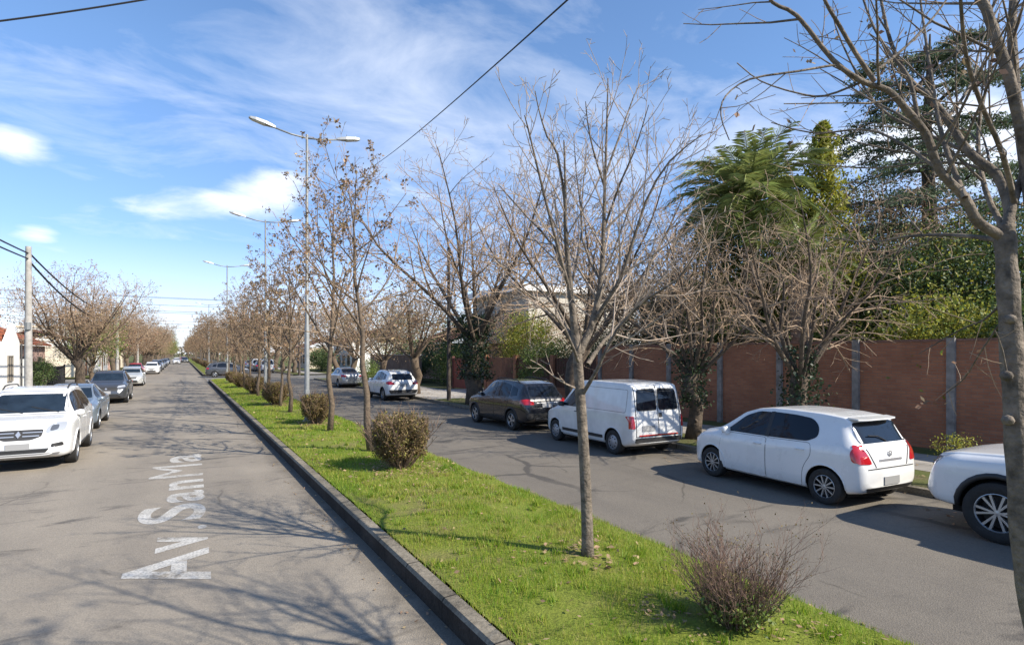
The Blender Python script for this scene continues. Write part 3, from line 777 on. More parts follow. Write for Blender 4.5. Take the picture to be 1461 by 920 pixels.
def Ppx(pts, Z, loc, dz=0.0, dzf=None):
    """photo outline of a limb -> points local to the tree at loc, receding gradually by dz metres"""
    out = []
    for i, (x, y) in enumerate(pts):
        z = Z + dz * (i / max(1, len(pts) - 1)) if dzf is None else Z + dzf[0] + (dzf[1] - dzf[0]) * i / max(1, len(pts) - 1)
        out.append(at(x, y, z) - Vector(loc))
    return out
def smooth_pts(p, k=3):
    p = [Vector(q) for q in p]; out = []
    for i in range(len(p) - 1):
        a, b, c, d = p[max(i - 1, 0)], p[i], p[i + 1], p[min(i + 2, len(p) - 1)]
        for s in range(k):
            t = s / k
            out.append(.5 * ((2 * b) + (c - a) * t + (2 * a - 5 * b + 4 * c - d) * t * t + (3 * b - a - 3 * c + d) * t ** 3))
    out.append(p[-1]); return out

# --- the bare young tree in the middle of the picture
def middle_tree():
    loc = Vector((3.90, 5.10, .26)); Z = 6.37; T = Tree(11, (10, 7, 5, 3, 3))
    P = dict(levels=4, wood_levels=2, dens=(0, 4.2, 4.6, 4.2, 3), ang=((25, 45), (28, 52), (30, 60), (30, 60), (30, 60)), len=(.5, .5, .52, .5, .5), minl=(.3, .25, .12, .08, .05), maxl=(2, 1.4, .62, .3, .2),
             rmin=.0034, rl=.012, wig=.10, trop=(.1, .14, .10, .06), tmin=.12)
    F = lambda pts, dz=0, dz0=0: smooth_pts(Ppx(pts, Z, loc, dzf=(dz0, dz)), 2)
    T.w.tube(F([(838, 800), (837, 740), (834, 670), (830, 600), (826, 545), (823, 500), (821, 478)]), [q * .76 for q in (.105, .088, .084, .081, .079, .077, .075, .074, .072, .070, .068, .066, .062)][:13], 12)
    L = lambda pts, r0, r1, dz, **k: T.limb(F(pts, dz, k.pop('dz0', 0)), r0, r1, 1, P, **k)
    L([(821, 482), (814, 420), (808, 350), (806, 310), (806, 255), (804, 200)], .046, .007, -.2)
    L([(824, 505), (842, 470), (856, 410), (860, 350), (862, 285), (865, 190), (867, 112)], .050, .006, .25)
    L([(823, 470), (812, 420), (792, 355), (752, 310), (712, 265)], .028, .006, .9, dz0=.05)
    L([(815, 425), (800, 370), (775, 275), (757, 200), (748, 165)], .024, .005, -.9, dz0=0)
    L([(807, 300), (795, 220), (780, 195), (768, 155), (763, 130)], .018, .004, -.35, dz0=-.1)
    L([(845, 462), (868, 425), (890, 385), (920, 290), (955, 230), (1002, 192)], .030, .005, -.5, dz0=.05)
    L([(838, 520), (862, 485), (905, 440), (932, 365), (975, 298)], .030, .005, .9)
    L([(829, 565), (850, 530), (880, 470), (925, 425), (965, 400), (1000, 350)], .026, .004, -1.0)
    L([(822, 500), (795, 440), (745, 395), (690, 362)], .022, .004, 1.6)
    L([(826, 520), (806, 470), (770, 430), (715, 400)], .018, .004, -1.3)
    L([(863, 270), (846, 215), (838, 175), (835, 145)], .014, .004, -.3, dz0=.2)
    L([(863, 250), (885, 190), (903, 140), (914, 118)], .015, .004, .6, dz0=.2)
    L([(860, 330), (885, 260), (905, 215), (925, 150)], .016, .004, -.6, dz0=.2)
    L([(856, 400), (830, 340), (832, 260), (838, 205)], .018, .004, 1.2, dz0=.15)
    L([(830, 505), (850, 440), (880, 360), (888, 300)], .020, .004, 1.3)
    L([(812, 415), (830, 330), (822, 250), (818, 190)], .016, .004, .9)
    T.limb(F([(828, 556), (808, 548), (790, 537), (772, 522), (756, 513)], -.3), .012, .004, 2, P)
    r = T.finish('bare_street_tree', (BARK_PALE, TWIG_PALE), loc)
    tag(r, 'slender leafless young tree with upswept branches in the middle of the median lawn', 'tree', 'median trees')
middle_tree()

# --- the near tree leaning in at the right edge
def near_tree():
    loc = Vector((3.98, 1.28, .22)); Z = 3.10; T = Tree(5, (12, 8, 6, 4, 3))
    P = dict(levels=3, wood_levels=3, dens=(0, 5.6, 6.0, 4), ang=((25, 45), (30, 62), (30, 65), (30, 60)), len=(.5, .42, .5, .5), minl=(.2, .16, .08, .05), maxl=(2, .8, .35, .2),
             rmin=.0019, rl=.011, wig=.14, trop=(.05, .06, .03, .02), tmin=.15)
    F = lambda pts, dz=0, dz0=0, k=3: smooth_pts(Ppx(pts, Z, loc, dzf=(dz0, dz)), k)
    tr = F([(1512, 1085), (1497, 1000), (1480, 900), (1463, 800), (1455, 700), (1449, 600), (1442, 480), (1437, 400), (1434, 345), (1433, 322)])
    T.w.tube(tr, [.064 - .018 * i / (len(tr) - 1) + .0036 * math.sin(i * 1.9) for i in range(len(tr))], 14)
    L = lambda pts, r0, r1, dz, lvl=1, **k: T.limb(F(pts, dz, k.pop('dz0', 0)), r0, r1, lvl, P, **k)
    L([(1434, 340), (1395, 317), (1376, 282), (1340, 243), (1321, 192), (1293, 157), (1266, 129), (1231, 117), (1188, 86), (1137, 23), (1102, 4), (1080, -30)], 0.0281, 0.0059, -.35)
    L([(1247, 116), (1219, 74), (1196, 35), (1176, 0), (1160, -50)], 0.0125, 0.0059, -.5, dz0=-.2)
    L([(1309, 170), (1297, 113), (1270, 78), (1246, 39), (1228, -10)], 0.0117, 0.0051, .0, dz0=-.15)
    L([(1195, 92), (1137, 102), (1070, 113), (1035, 137), (1028, 165), (1040, 200)], 0.0062, 0.0026, -.5, 2, dz0=-.25)
    L([(1225, 119), (1176, 137), (1137, 133), (1085, 116), (1051, 90)], 0.0062, 0.0026, -.1, 2, dz0=-.2)
    L([(1434, 330), (1440, 300), (1422, 250), (1383, 219), (1352, 172), (1325, 137), (1305, 122), (1288, 100), (1270, 59), (1258, 8), (1250, -40)], 0.0312, 0.0068, .75)
    L([(1300, 130), (1336, 98), (1372, 70), (1420, 35), (1475, -8)], 0.0101, 0.0051, .3, dz0=.5)
    L([(1254, 98), (1293, 66), (1333, 23), (1360, -15)], 0.0078, 0.0043, -.1, dz0=-.2)
    L([(1436, 325), (1447, 285), (1461, 240), (1485, 150), (1500, 40)], 0.0265, 0.0102, .3)
    L([(1447, 290), (1430, 220), (1400, 150), (1378, 80), (1370, 0)], 0.0156, 0.0068, -.6, dz0=.05)
    L([(1435, 345), (1391, 338), (1340, 335), (1290, 338), (1240, 346), (1180, 338)], 0.0156, 0.0034, 1.1)
    L([(1420, 250), (1380, 235), (1320, 232), (1250, 240), (1180, 236), (1120, 232)], 0.0094, 0.0026, 1.0, dz0=.25)
    L([(1376, 282), (1345, 200), (1330, 120), (1318, 40), (1310, -20)], .016, .005, .5, dz0=-.1)
    L([(1434, 330), (1405, 270), (1395, 190), (1412, 100), (1425, 20)], .018, .006, 1.0, dz0=.1)
    L([(1340, 243), (1285, 205), (1235, 185), (1160, 190), (1100, 175)], .010, .003, .7, dz0=-.1)
    L([(1383, 219), (1320, 190), (1250, 150), (1200, 60), (1185, 10)], .012, .004, 1.2, dz0=.4)
    L([(1350, 170), (1385, 120), (1400, 60), (1430, 0)], 0.0109, 0.0043, .9, dz0=.5)
    T.limb(F([(1447, 590), (1430, 500), (1418, 470)], -.1, k=2), .006, .003, 2, P)
    L([(1440, 420), (1405, 455), (1370, 470), (1310, 505)], 0.0078, 0.0026, .5, 2)
    L([(1441, 440), (1400, 500), (1375, 540), (1350, 560)], 0.0062, 0.0026, .7, 2)
    for pts in ([(0, 0, 3.2), (-.3, .1, 4.1), (-.5, .5, 5.2), (-.55, .6, 6.4)], [(0, 0, 3.0), (.3, .2, 4.2), (.35, .1, 5.4), (.2, -.2, 6.8)], [(.05, 0, 3.0), (.5, -.3, 3.9), (1.1, -.6, 4.9), (1.5, -.8, 5.8)], [(0, -.05, 2.9), (-.2, -.6, 3.9), (-.4, -1.1, 4.9), (-.4, -1.3, 6.0)]):
        T.limb(smooth_pts(pts, 3), .035, .006, 1, P)
    # pruning scars on the trunk
    for (x, y) in ((1438, 536), (1440, 600), (1443, 455)):
        c = at(x, y, Z - .055) - loc; T.w.tube([c + Vector((.03, .02, 0)), c, c + Vector((-.012, -.008, .0))], [.03, .024, .012], 8)
    r = T.finish('bare_street_tree', (BARK_PALE, TWIG), loc, [('dry_leaves', DRY_DARK, .05, 5, .05, .045)])
    tag(r, 'nearest leafless tree with arching limbs and knotted trunk at the right edge', 'tree', 'median trees')
near_tree()

# --- slender median trees that keep bunches of dry seeds
P_MED = dict(levels=3, wood_levels=2, dens=(2.6, 2.8, 3.0, 3), ang=((32, 62), (30, 60), (30, 65), (30, 60)), len=(.50, .52, .5, .5), minl=(.8, .35, .2, .1), maxl=(2.9, 1.35, .6, .3),
             rmin=.006, rl=.016, wig=.13, trop=(.1, .13, .06, .02), tmin=.15)
def median_proto(seed, H, lean, dry):
    T = Tree(seed, (8, 5, 4, 3, 3)); pts = [Vector((0, 0, -.05))]
    n = 9
    for i in range(n): pts.append(Vector((lean[0] * (i + 1) / n + T.rng.uniform(-.05, .05), lean[1] * (i + 1) / n + T.rng.uniform(-.05, .05), H * (i + 1) / n)))
    T.limb(pts, .095, .012, 0, P_MED, tmin=.32, kids=int(H * 2.5))
    return T.finish('median_tree', (BARK, TWIG), (0, 0, 0), [('dry_leaves', DRY_DARK, dry, 9, .045, .085), ('pale_leaves', DRY, dry * .6, 7, .055, .09)])
mA = median_proto(21, 6.0, (-.45, .2), .34)
mB = median_proto(22, 6.9, (.12, .1), .38)
mC = median_proto(23, 6.0, (.2, -.1), .8)
mA.location = (3.78, 13.05, .25); tag(mA, 'thin leaning tree with dry seed bunches right behind the round bush', 'tree', 'median trees')
mB.location = (3.74, 17.1, .25); tag(mB, 'upright thin tree with brown seed bunches just in front of the nearest lamp post', 'tree', 'median trees')
tag(mC, 'slim brown leaved tree on the far part of the median strip', 'tree', 'median trees'); mC.location = (3.6, 30.0, .24)
mC['label'] = 'slim brown leaved tree between the second and third lamp posts'
rr = random.Random(3)
for v in (23.4, 26.0, 33.0, 37.2, 40.6, 44.2, 47.6, 51.5, 55.0):
    o = copy_tree(rr.choice((mB, mC)), loc=(3.6 + rr.uniform(-.15, .15), v, .24), rz=rr.uniform(0, 6.28), scale=rr.uniform(.75, .9))
    tag(o, 'slim brown leaved tree on the median before the side street', 'tree', 'median trees before the side street')
mC['label'] = 'slim brown leaved tree on the median before the side street'; mC['group'] = 'median trees before the side street'
v = 78
while v < 460:
    o = copy_tree(mC, loc=(3.55 + rr.uniform(-.3, .3), v, .24), rz=rr.uniform(0, 6.28), scale=rr.uniform(.85, 1.15) * (1 + v / 900))
    tag(o, 'small brown tree on the median strip beyond the side street', 'tree', 'far median trees')
    v += rr.uniform(4.5, 7) * (1 + v / 200)
# trees of the same median behind the viewer: their shadows reach the bottom of the photo
for (x, v, s_) in ((3.9, -2.7, 1.15), (3.8, -6.5, 1.1)):
    o = copy_tree(mA, loc=(x, v, .24), rz=v, scale=s_); tag(o, 'median tree standing behind the viewer and throwing its shadow ahead', 'tree', 'median trees behind the viewer')

# --- broad street trees
def street_proto(name, seed, H, spread, trunk_h, r0, limbs, P, mats, leaf, ivy=0, burr=False):
    T = Tree(seed, (10, 7, 5, 3, 3)); rg = T.rng
    pts = [Vector((0, 0, -.1))]; n = 4
    for i in range(n): pts.append(Vector((rg.uniform(-.08, .08) * (i + 1), rg.uniform(-.08, .08) * (i + 1), trunk_h * (i + 1) / n)))
    T.w.tube(pts, [r0 * 1.25, r0 * 1.02, r0, r0 * .95, r0 * 1.05], 12)
    top = pts[-1]
    for j in range(limbs):
        a = 6.283 * j / limbs + rg.uniform(-.3, .3); out = spread * rg.uniform(.6, 1.05); hh = (H - trunk_h) * rg.uniform(.75, 1.05)
        if j % 3 == 2: out *= .4
        e = top + Vector((math.cos(a) * out, math.sin(a) * out, hh)); m1 = top + Vector((math.cos(a) * out * .38, math.sin(a) * out * .38, hh * .28)); m2 = top + Vector((math.cos(a) * out * .72, math.sin(a) * out * .72, hh * .62))
        q = [top - UP * rg.uniform(.05, .3), m1 + T.rv() * .2, m2 + T.rv() * .25, e]
        T.limb(smooth_pts(q, 3), r0 * rg.uniform(.26, .42), P['rmin'] * 1.3, 1, P, tmin=.22)
    if burr:
        for k in range(14):
            c = pts[rg.randrange(1, 5)] + T.rv() * r0 * .9; T.w.tube([c, c + T.rv() * r0 * .35], [r0 * .35, r0 * .15], 6)
    r = T.finish(name, mats, (0, 0, 0), leaf)
    if ivy:
        rng = np.random.default_rng(seed); m = ivy
        zz = rng.uniform(.2, trunk_h + 1.2, m); an = rng.uniform(0, 6.28, m); rad = r0 * 1.1 + np.abs(rng.normal(0, .13, m)) + .12 * np.sin(zz * 3 + an * 2)
        c = np.stack([np.cos(an) * rad, np.sin(an) * rad, zz], 1)
        V = leafquads(c, .09, rng, aspect=.8); np_mesh('ivy', V, np.arange(len(V)).reshape(-1, 4), IVY, r)
    return r
P_ST = dict(levels=4, wood_levels=2, dens=(0, 2.6, 3.2, 3.8, 3), ang=((25, 45), (28, 62), (30, 65), (30, 70), (30, 60)), len=(.5, .46, .52, .55, .5), minl=(.5, .6, .3, .18, .1), maxl=(4, 2.4, 1.2, .5, .3),
            rmin=.0065, rl=.014, wig=.15, trop=(.1, .07, .04, .02, .0), tmin=.2)
P_FAR = dict(P_ST, levels=3, rmin=.012, dens=(0, 2.6, 3.0, 2.6, 3))
P_DROOP = dict(P_ST, trop=(.05, -.02, -.05, -.06, -.06), wig=.26, rmin=.006, dens=(0, 2.7, 3.1, 3.5, 3))
sBare = street_proto('street_tree', 41, 8.0, 4.6, 2.3, .30, 9, P_ST, (BARK_DARK, TWIG), None)
sBare.scale = (1.28, 1.28, 1.34); sBare.location = (12.15, 24.7, .1); 
sBare2 = street_proto('street_tree', 42, 7.6, 4.2, 2.2, .24, 8, P_ST, (BARK_DARK, TWIG), None)
sDroop = street_proto('street_tree', 43, 5.7, 3.0, 1.9, .20, 12, P_DROOP, (BARK_DARK, TWIG), [('dry_leaves', DRY_DARK, .05, 2, .05, .07)], ivy=0, burr=True)
sBrown = street_proto('street_tree', 44, 6.6, 3.9, 2.2, .25, 9, P_FAR, (BARK, TWIG), [('dry_leaves', DRY, .6, 4, .20, .14), ('dark_leaves', DRY_DARK, .5, 4, .20, .13)])
sRust = street_proto('street_tree', 45, 7.2, 4.2, 2.2, .27, 9, P_FAR, (BARK, TWIG), [('dry_leaves', DRY_DARK, .7, 4, .20, .14), ('rust_leaves', RUST, .3, 3, .18, .13)])
sOlive = street_proto('street_tree', 46, 7.0, 3.6, 2.0, .25, 9, P_FAR, (BARK, TWIG), [('leaves', GREEN, .8, 7, .26, .17), ('yellow_leaves', GREEN_YEL, .3, 4, .26, .16)])
sLeft = street_proto('street_tree', 47, 7.8, 4.9, 2.2, .30, 15, dict(P_ST, rmin=.010), (BARK_DARK, TWIG), [('dry_leaves', DRY_DARK, .22, 2, .14, .12), ('pale_leaves', DRY, .14, 2, .14, .12)])
def ivy_on(root, m, h_, r0, seed):
    rng = np.random.default_rng(seed); zz = rng.uniform(.9, h_, m); an = rng.uniform(0, 6.28, m); rad = r0 + np.abs(rng.normal(0, .16, m)) + .12 * np.sin(zz * 3 + an * 2)
    V = leafquads(np.stack([np.cos(an) * rad, np.sin(an) * rad, zz], 1), .085, rng, aspect=.8); np_mesh('ivy', V, np.arange(len(V)).reshape(-1, 4), IVY, root)
# right pavement, nearest first
sDroop.location = (12.9, 8.5, .1); tag(sDroop, 'shaggy pollarded tree with drooping twigs right behind the white hatchback', 'tree', 'right pavement trees')
o = copy_tree(sDroop, loc=(12.6, 11.6, .1), rz=2.1, scale=.98); tag(o, 'shaggy tree with drooping twigs at the wall between van and hatchback', 'tree', 'right pavement trees')
ivy_on(sDroop, 1100, 2.6, .22, 1); ivy_on(o, 1300, 2.6, .24, 2)
sBare2.scale = (1.15, 1.15, 1.2); sBare2.location = (12.3, 17.0, .1); tag(sBare2, 'big leafless tree with long slanting limbs behind the white van', 'tree', 'right pavement trees')
tag(sBare, 'large dark tree with ivy clad trunk beside the black parked car', 'tree', 'right pavement trees'); ivy_on(sBare, 3800, 3.2, .32, 3)
sBrown.location = (12.3, 33.0, .1); tag(sBrown, 'spreading tree full of dry brown leaves above the white crossover', 'tree', 'right pavement trees')
o = copy_tree(sBrown, loc=(12.4, 40.5, .1), rz=1.2, scale=.9); tag(o, 'brown leaved tree beside the silver car farther down the right', 'tree', 'right pavement trees')
o = copy_tree(sBrown, loc=(12.6, 54.5, .1), rz=5.2, scale=1.0); tag(o, 'brown leaved tree at the corner of the right side street', 'tree', 'right pavement trees')
o = copy_tree(sBrown, loc=(12.3, 47.5, .1), rz=3.2, scale=.95); tag(o, 'brown leaved tree in front of the grey brown boundary wall', 'tree', 'right pavement trees')
v = 78
while v < 600:
    p = rr.choice((sBrown, sBrown, sRust)) if v < 170 else rr.choice((sBrown, sOlive, sRust))
    o = copy_tree(p, loc=(12.3 + rr.uniform(-.5, .5), v, .1), rz=rr.uniform(0, 6.28), scale=rr.uniform(.95, 1.25) * (1 + v / 900))
    tag(o, 'brown crowned street tree far down the right pavement', 'tree', 'far right street trees')
    v += rr.uniform(6, 8.5) * (1 + v / 250)
# left pavement
LT = [(47.5, sLeft, .98, 'broad twiggy tree with dark trunk next to the white house', -6.3), (39.5, sLeft, .80, 'twiggy tree behind the concrete pole at the left edge', -13.5),
      (55.5, sOlive, .80, 'green leaved tree in front of the pink house on the left', -6.1), (75, sRust, 1.05, 'russet tree at the corner past the left side street', -6.2)]
sLeft.scale = (.93, .93, .93); sLeft.location = (-5.75, 47.0, .1); tag(sLeft, LT[0][3], 'tree', 'left pavement trees')
o = copy_tree(sLeft, loc=(-15, 52, .1), rz=2.0, scale=.66); tag(o, LT[1][3], 'tree', 'left pavement trees')
sOlive.location = (-6.2, 56.5, .1); sOlive.scale = (.72,) * 3; tag(sOlive, LT[2][3], 'tree', 'left pavement trees')
sRust.location = (-6.3, 76, .1); tag(sRust, LT[3][3], 'tree', 'left pavement trees')
v = 84
while v < 600:
    p = rr.choice((sLeft, sRust, sBrown)) if v < 180 else rr.choice((sOlive, sBrown, sOlive))
    o = copy_tree(p, loc=(-6.3 + rr.uniform(-.4, .4), v, .1), rz=rr.uniform(0, 6.28), scale=rr.uniform(.85, 1.15) if p is not sOlive else rr.uniform(.9, 1.3))
    tag(o, 'street tree far down the left pavement beyond the side street', 'tree', 'far left street trees')
    v += rr.uniform(6, 8.5) * (1 + v / 250)

# --- foliage masses: clumps of leaves round a few stems
def leafy(name, loc, rad, n_clump, per, size, m, label, cat, seed, group=None, stems=5, mat2=None, z0=.2, hollow=.45, aspect=.5, cr=.28):
    rng = np.random.default_rng(seed); root = empty(name, loc)
    tag(root, label, cat, group)
    d = rng.normal(size=(n_clump, 3)); d /= np.linalg.norm(d, axis=1)[:, None]
    rr_ = rng.uniform(hollow, 1.0, n_clump) ** .7 * (1 + .22 * np.sin(d[:, 0] * 5 + seed) * np.cos(d[:, 1] * 4 + d[:, 2] * 3))
    c = d * rr_[:, None] * np.array(rad) + np.array([0, 0, rad[2] + z0])
    c = c[c[:, 2] > .05]
    w = MB(); R_ = random.Random(seed)
    for k in range(stems):
        e = c[R_.randrange(len(c))]; a = R_.uniform(0, 6.28)
        w.tube(smooth_pts([Vector((math.cos(a) * .06, math.sin(a) * .06, -.05)), Vector((e[0] * .3, e[1] * .3, e[2] * .45)), Vector(e)], 3), [.05 * rad[2] ** .5, .04, .035, .03, .02, .015, .008], 6)
    w.build('trunk', BARK_DARK, root)
    per = int(per * 1.8); size *= .68
    cs = rng.uniform(.6, 1.3, len(c)) * cr * min(rad)
    pts = np.repeat(c, per, 0) + rng.normal(size=(len(c) * per, 3)) * np.repeat(cs, per)[:, None] * np.array([1, 1, .75])
    pts = pts[pts[:, 2] > .02]
    V = leafquads(pts, size, rng, aspect=aspect); cr_ = np_mesh('crown', V, np.arange(len(V)).reshape(-1, 4), m, root)
    if mat2:
        sel = rng.random(len(pts)) < .3; V = leafquads(pts[sel] * np.array([1.03, 1.03, 1.02]), size, rng, aspect=aspect)
        np_mesh('tip_leaves', V, np.arange(len(V)).reshape(-1, 4), mat2, cr_)
    return root
# behind the brick wall, and the hedges farther on
leafy('garden_shrub', (18.6, 8.0, .1), (1.4, 1.9, 1.95), 150, 40, .16, GREEN_YEL, 'yellow green garden shrub showing over the brick wall right of the palm', 'shrub', 61, mat2=GREEN)
leafy('garden_shrub', (19.3, 11.8, .1), (1.5, 1.7, 1.6), 130, 40, .16, GREEN_DARK, 'dark green shrub over the brick wall left of the palm', 'shrub', 62, mat2=GREEN)
leafy('garden_shrub', (19.4, 5.6, .1), (1.6, 1.7, 1.85), 140, 40, .15, GREEN_DARK, 'dark green shrub over the brick wall above the pickup', 'shrub', 63, mat2=GREEN)
leafy('garden_shrub', (19.6, 15.5, .1), (1.6, 1.9, 1.9), 140, 40, .15, GREEN_DARK, 'dark hedge plant over the brick wall behind the white van', 'shrub', 64)
leafy('garden_shrub', (19.3, 2.8, .1), (1.5, 1.6, 1.9), 120, 40, .15, GREEN, 'rounded green shrub over the brick wall at the right edge', 'shrub', 66)
leafy('garden_tree', (23.5, 7.2, .1), (3.0, 3.2, 2.9), 260, 46, .17, GREEN_DARK, 'dark evergreen tree filling the garden behind the palm', 'tree', 67, z0=.7, mat2=GREEN)
leafy('garden_tree', (24.5, 1.5, .1), (3.2, 3.4, 3.0), 240, 46, .17, GREEN_DARK, 'dark evergreen tree in the garden at the right edge', 'tree', 68, z0=.6)
leafy('garden_tree', (22.6, 12.6, .1), (2.4, 2.5, 2.9), 220, 46, .16, GREEN_DARK, 'dark evergreen tree behind the wall between van and palm', 'tree', 69, z0=.6, mat2=GREEN)
leafy('garden_tree', (22.5, 25.5, .1), (2.6, 3.4, 3.0), 220, 40, .17, DRY_DARK, 'brown leaved tree behind the dark reddish fence', 'tree', 82, z0=.7)
leafy('garden_tree', (21.5, 31, .1), (2.0, 2.2, 2.2), 150, 36, .17, DRY, 'pale brown tree in front of the flat roofed house', 'tree', 83, z0=1.0)
leafy('hedge', (17.8, 22.4, .1), (1.0, 2.2, 1.7), 190, 36, .13, GREEN_DARK, 'dark hedge above the reddish fence behind the black car', 'hedge', 84)
leafy('hedge', (18.2, 49, .1), (1.0, 5.2, 1.9), 240, 36, .18, GREEN_DARK, 'long dark hedge behind the grey brown boundary wall', 'hedge', 85)
leafy('hedge', (17.2, 84, .1), (1.0, 8, 1.5), 240, 30, .24, GREEN_DARK, 'dark hedge behind the far white vans', 'hedge', 86)
leafy('garden_tree', (20.5, 20.5, .1), (2.2, 2.6, 2.5), 200, 40, .17, GREEN_DARK, 'dark bushy tree at the end of the brick wall', 'tree', 70, z0=.4)
leafy('hedge', (17.7, 26.6, .1), (1.0, 2.6, 1.5), 180, 36, .13, GREEN_DARK, 'dark green hedge behind the ivy clad tree trunk', 'hedge', 71)
leafy('hedge', (17.9, 40.3, .1), (1.1, 3.4, 1.45), 200, 36, .14, GREEN_DARK, 'dark green hedge left of the red gate', 'hedge', 72, mat2=GREEN)
leafy('garden_shrub', (14.9, 24.1, .1), (.6, .6, 1.15), 60, 30, .13, GREEN, 'bright green shrub beside the ivy clad trunk', 'shrub', 73)
leafy('garden_tree', (19.3, 31.4, .1), (1.7, 2.0, 2.3), 170, 36, .18, GREEN_YEL, 'bright yellow green tree over the red gate', 'tree', 74, z0=.5, mat2=GREEN)
leafy('garden_shrub', (13.0, 45.8, .1), (.8, 1.0, .9), 60, 30, .14, GREEN, 'green shrub on the verge behind the silver car', 'shrub', 75)
leafy('garden_tree', (20.5, 44, .1), (2.6, 3, 2.6), 170, 34, .22, GREEN_DARK, 'dark tree above the grey brown boundary wall', 'tree', 76, z0=.8)
leafy('garden_tree', (21, 60, .1), (3, 3, 3), 150, 34, .24, GREEN, 'green tree by the right corner of the side street', 'tree', 77, z0=.8)
leafy('garden_shrub', (-7.6, 46.4, .1), (.55, .9, .85), 60, 30, .13, GREEN_DARK, 'dark shrub behind the iron railing on the left', 'shrub', 78)
leafy('garden_shrub', (-8.6, 51.3, .1), (.6, 1.6, .9), 80, 30, .13, GREEN_DARK, 'dark hedge between railing and pink house', 'hedge', 79)
leafy('garden_tree', (-16, 62, .1), (3.2, 3.2, 3.2), 140, 34, .24, DRY_DARK, 'brown tree behind the pink house roof', 'tree', 80, z0=1.2)
leafy('garden_tree', (-19, 46, .1), (3.4, 3.4, 2.9), 160, 34, .22, DRY_DARK, 'brown tree rising behind the white house roof', 'tree', 81, z0=1.4)
# pointed yellow green conifer
leafy('garden_tree', (20.2, 16.2, .1), (2.0, 2.4, 3.7), 260, 40, .17, GREEN, 'tall green bushy tree left of the feather palm', 'tree', 87, z0=.6, mat2=GREEN_YEL)
leafy('garden_tree', (21.4, 9.4, .1), (1.8, 2.0, 2.9), 200, 40, .16, GREEN_DARK, 'tall dark green tree between palm and cedar', 'tree', 88, z0=.8, mat2=GREEN_YEL)
leafy('garden_tree', (24.5, 12.4, .1), (2.6, 2.8, 4.0), 240, 40, .18, DRY_DARK, 'tall brown tree between palm and cedar behind the greenery', 'tree', 89, z0=1.2)
o = copy_tree(sBrown, loc=(19.8, 20.6, .1), rz=.6, scale=1.25); tag(o, 'brown tree rising over the brick wall behind the white van', 'tree', 'garden trees')
o = copy_tree(sBare2, loc=(20.5, 17.6, .1), rz=2.6, scale=1.12); tag(o, 'bare twiggy tree over the brick wall between van and palm', 'tree', 'garden trees')
leafy('garden_tree', (20.0, 36.5, .1), (1.6, 2.6, 2.2), 170, 36, .16, DRY_DARK, 'brown tree screening the flat roofed house', 'tree', 96, z0=1.2)
leafy('garden_tree', (26.5, 4.6, .1), (3.0, 3.2, 3.6), 240, 44, .17, GREEN_DARK, 'large dark green tree under the cedar at the right edge', 'tree', 97, z0=1.0, mat2=GREEN)
leafy('garden_tree', (28.5, 15.2, .1), (3.6, 3.8, 4.4), 300, 44, .19, GREEN_DARK, 'tall dark green tree filling the gap between palm and cedar', 'tree', 98, z0=1.0, mat2=GREEN)
leafy('garden_shrub', (18.3, 5.2, .1), (1.1, 2.6, 1.75), 190, 40, .16, GREEN_DARK, 'dense dark shrub directly above the wall beside the near trunk', 'shrub', 101)
leafy('garden_tree', (24.0, 9.0, .1), (2.6, 2.8, 3.7), 260, 44, .18, GREEN_DARK, 'dense dark tree low between conifer and cedar', 'tree', 102, z0=.6, mat2=DRY_DARK)
leafy('garden_tree', (21.4, 15.8, .1), (2.0, 2.2, 3.3), 230, 44, .17, GREEN_DARK, 'dense dark tree standing right behind the feather palm', 'tree', 103, z0=.5)
def conifer(loc, H, r, m, label, seed):
    rng = np.random.default_rng(seed); root = empty('conifer_tree', loc); tag(root, label, 'tree')
    w = MB(); w.tube([(0, 0, -.1), (0, 0, H * .5), (0, 0, H * .97)], [.16, .10, .02], 8); w.build('trunk', BARK, root)
    n = 9000; t = rng.uniform(.12, 1, n) ** .8; a = rng.uniform(0, 6.28, n); env = r * (1 - t) ** .75 * (1 + .35 * np.sin(a * 5 + t * 22)) + .16
    q = env * rng.uniform(.35, 1.12, n) * (.72 + .5 * rng.random(n) * (np.sin(a * 7 + t * 31) > 0)); c = np.stack([np.cos(a) * q, np.sin(a) * q, t * H - .1 * q], 1)
    V = leafquads(c, .20, rng, aspect=.35); np_mesh('crown', V, np.arange(len(V)).reshape(-1, 4), m, root); return root
conifer((20.4, 12.6, .1), 10.9, 2.3, GREEN_YEL, 'pointed yellow green conifer rising behind the palm', 91)
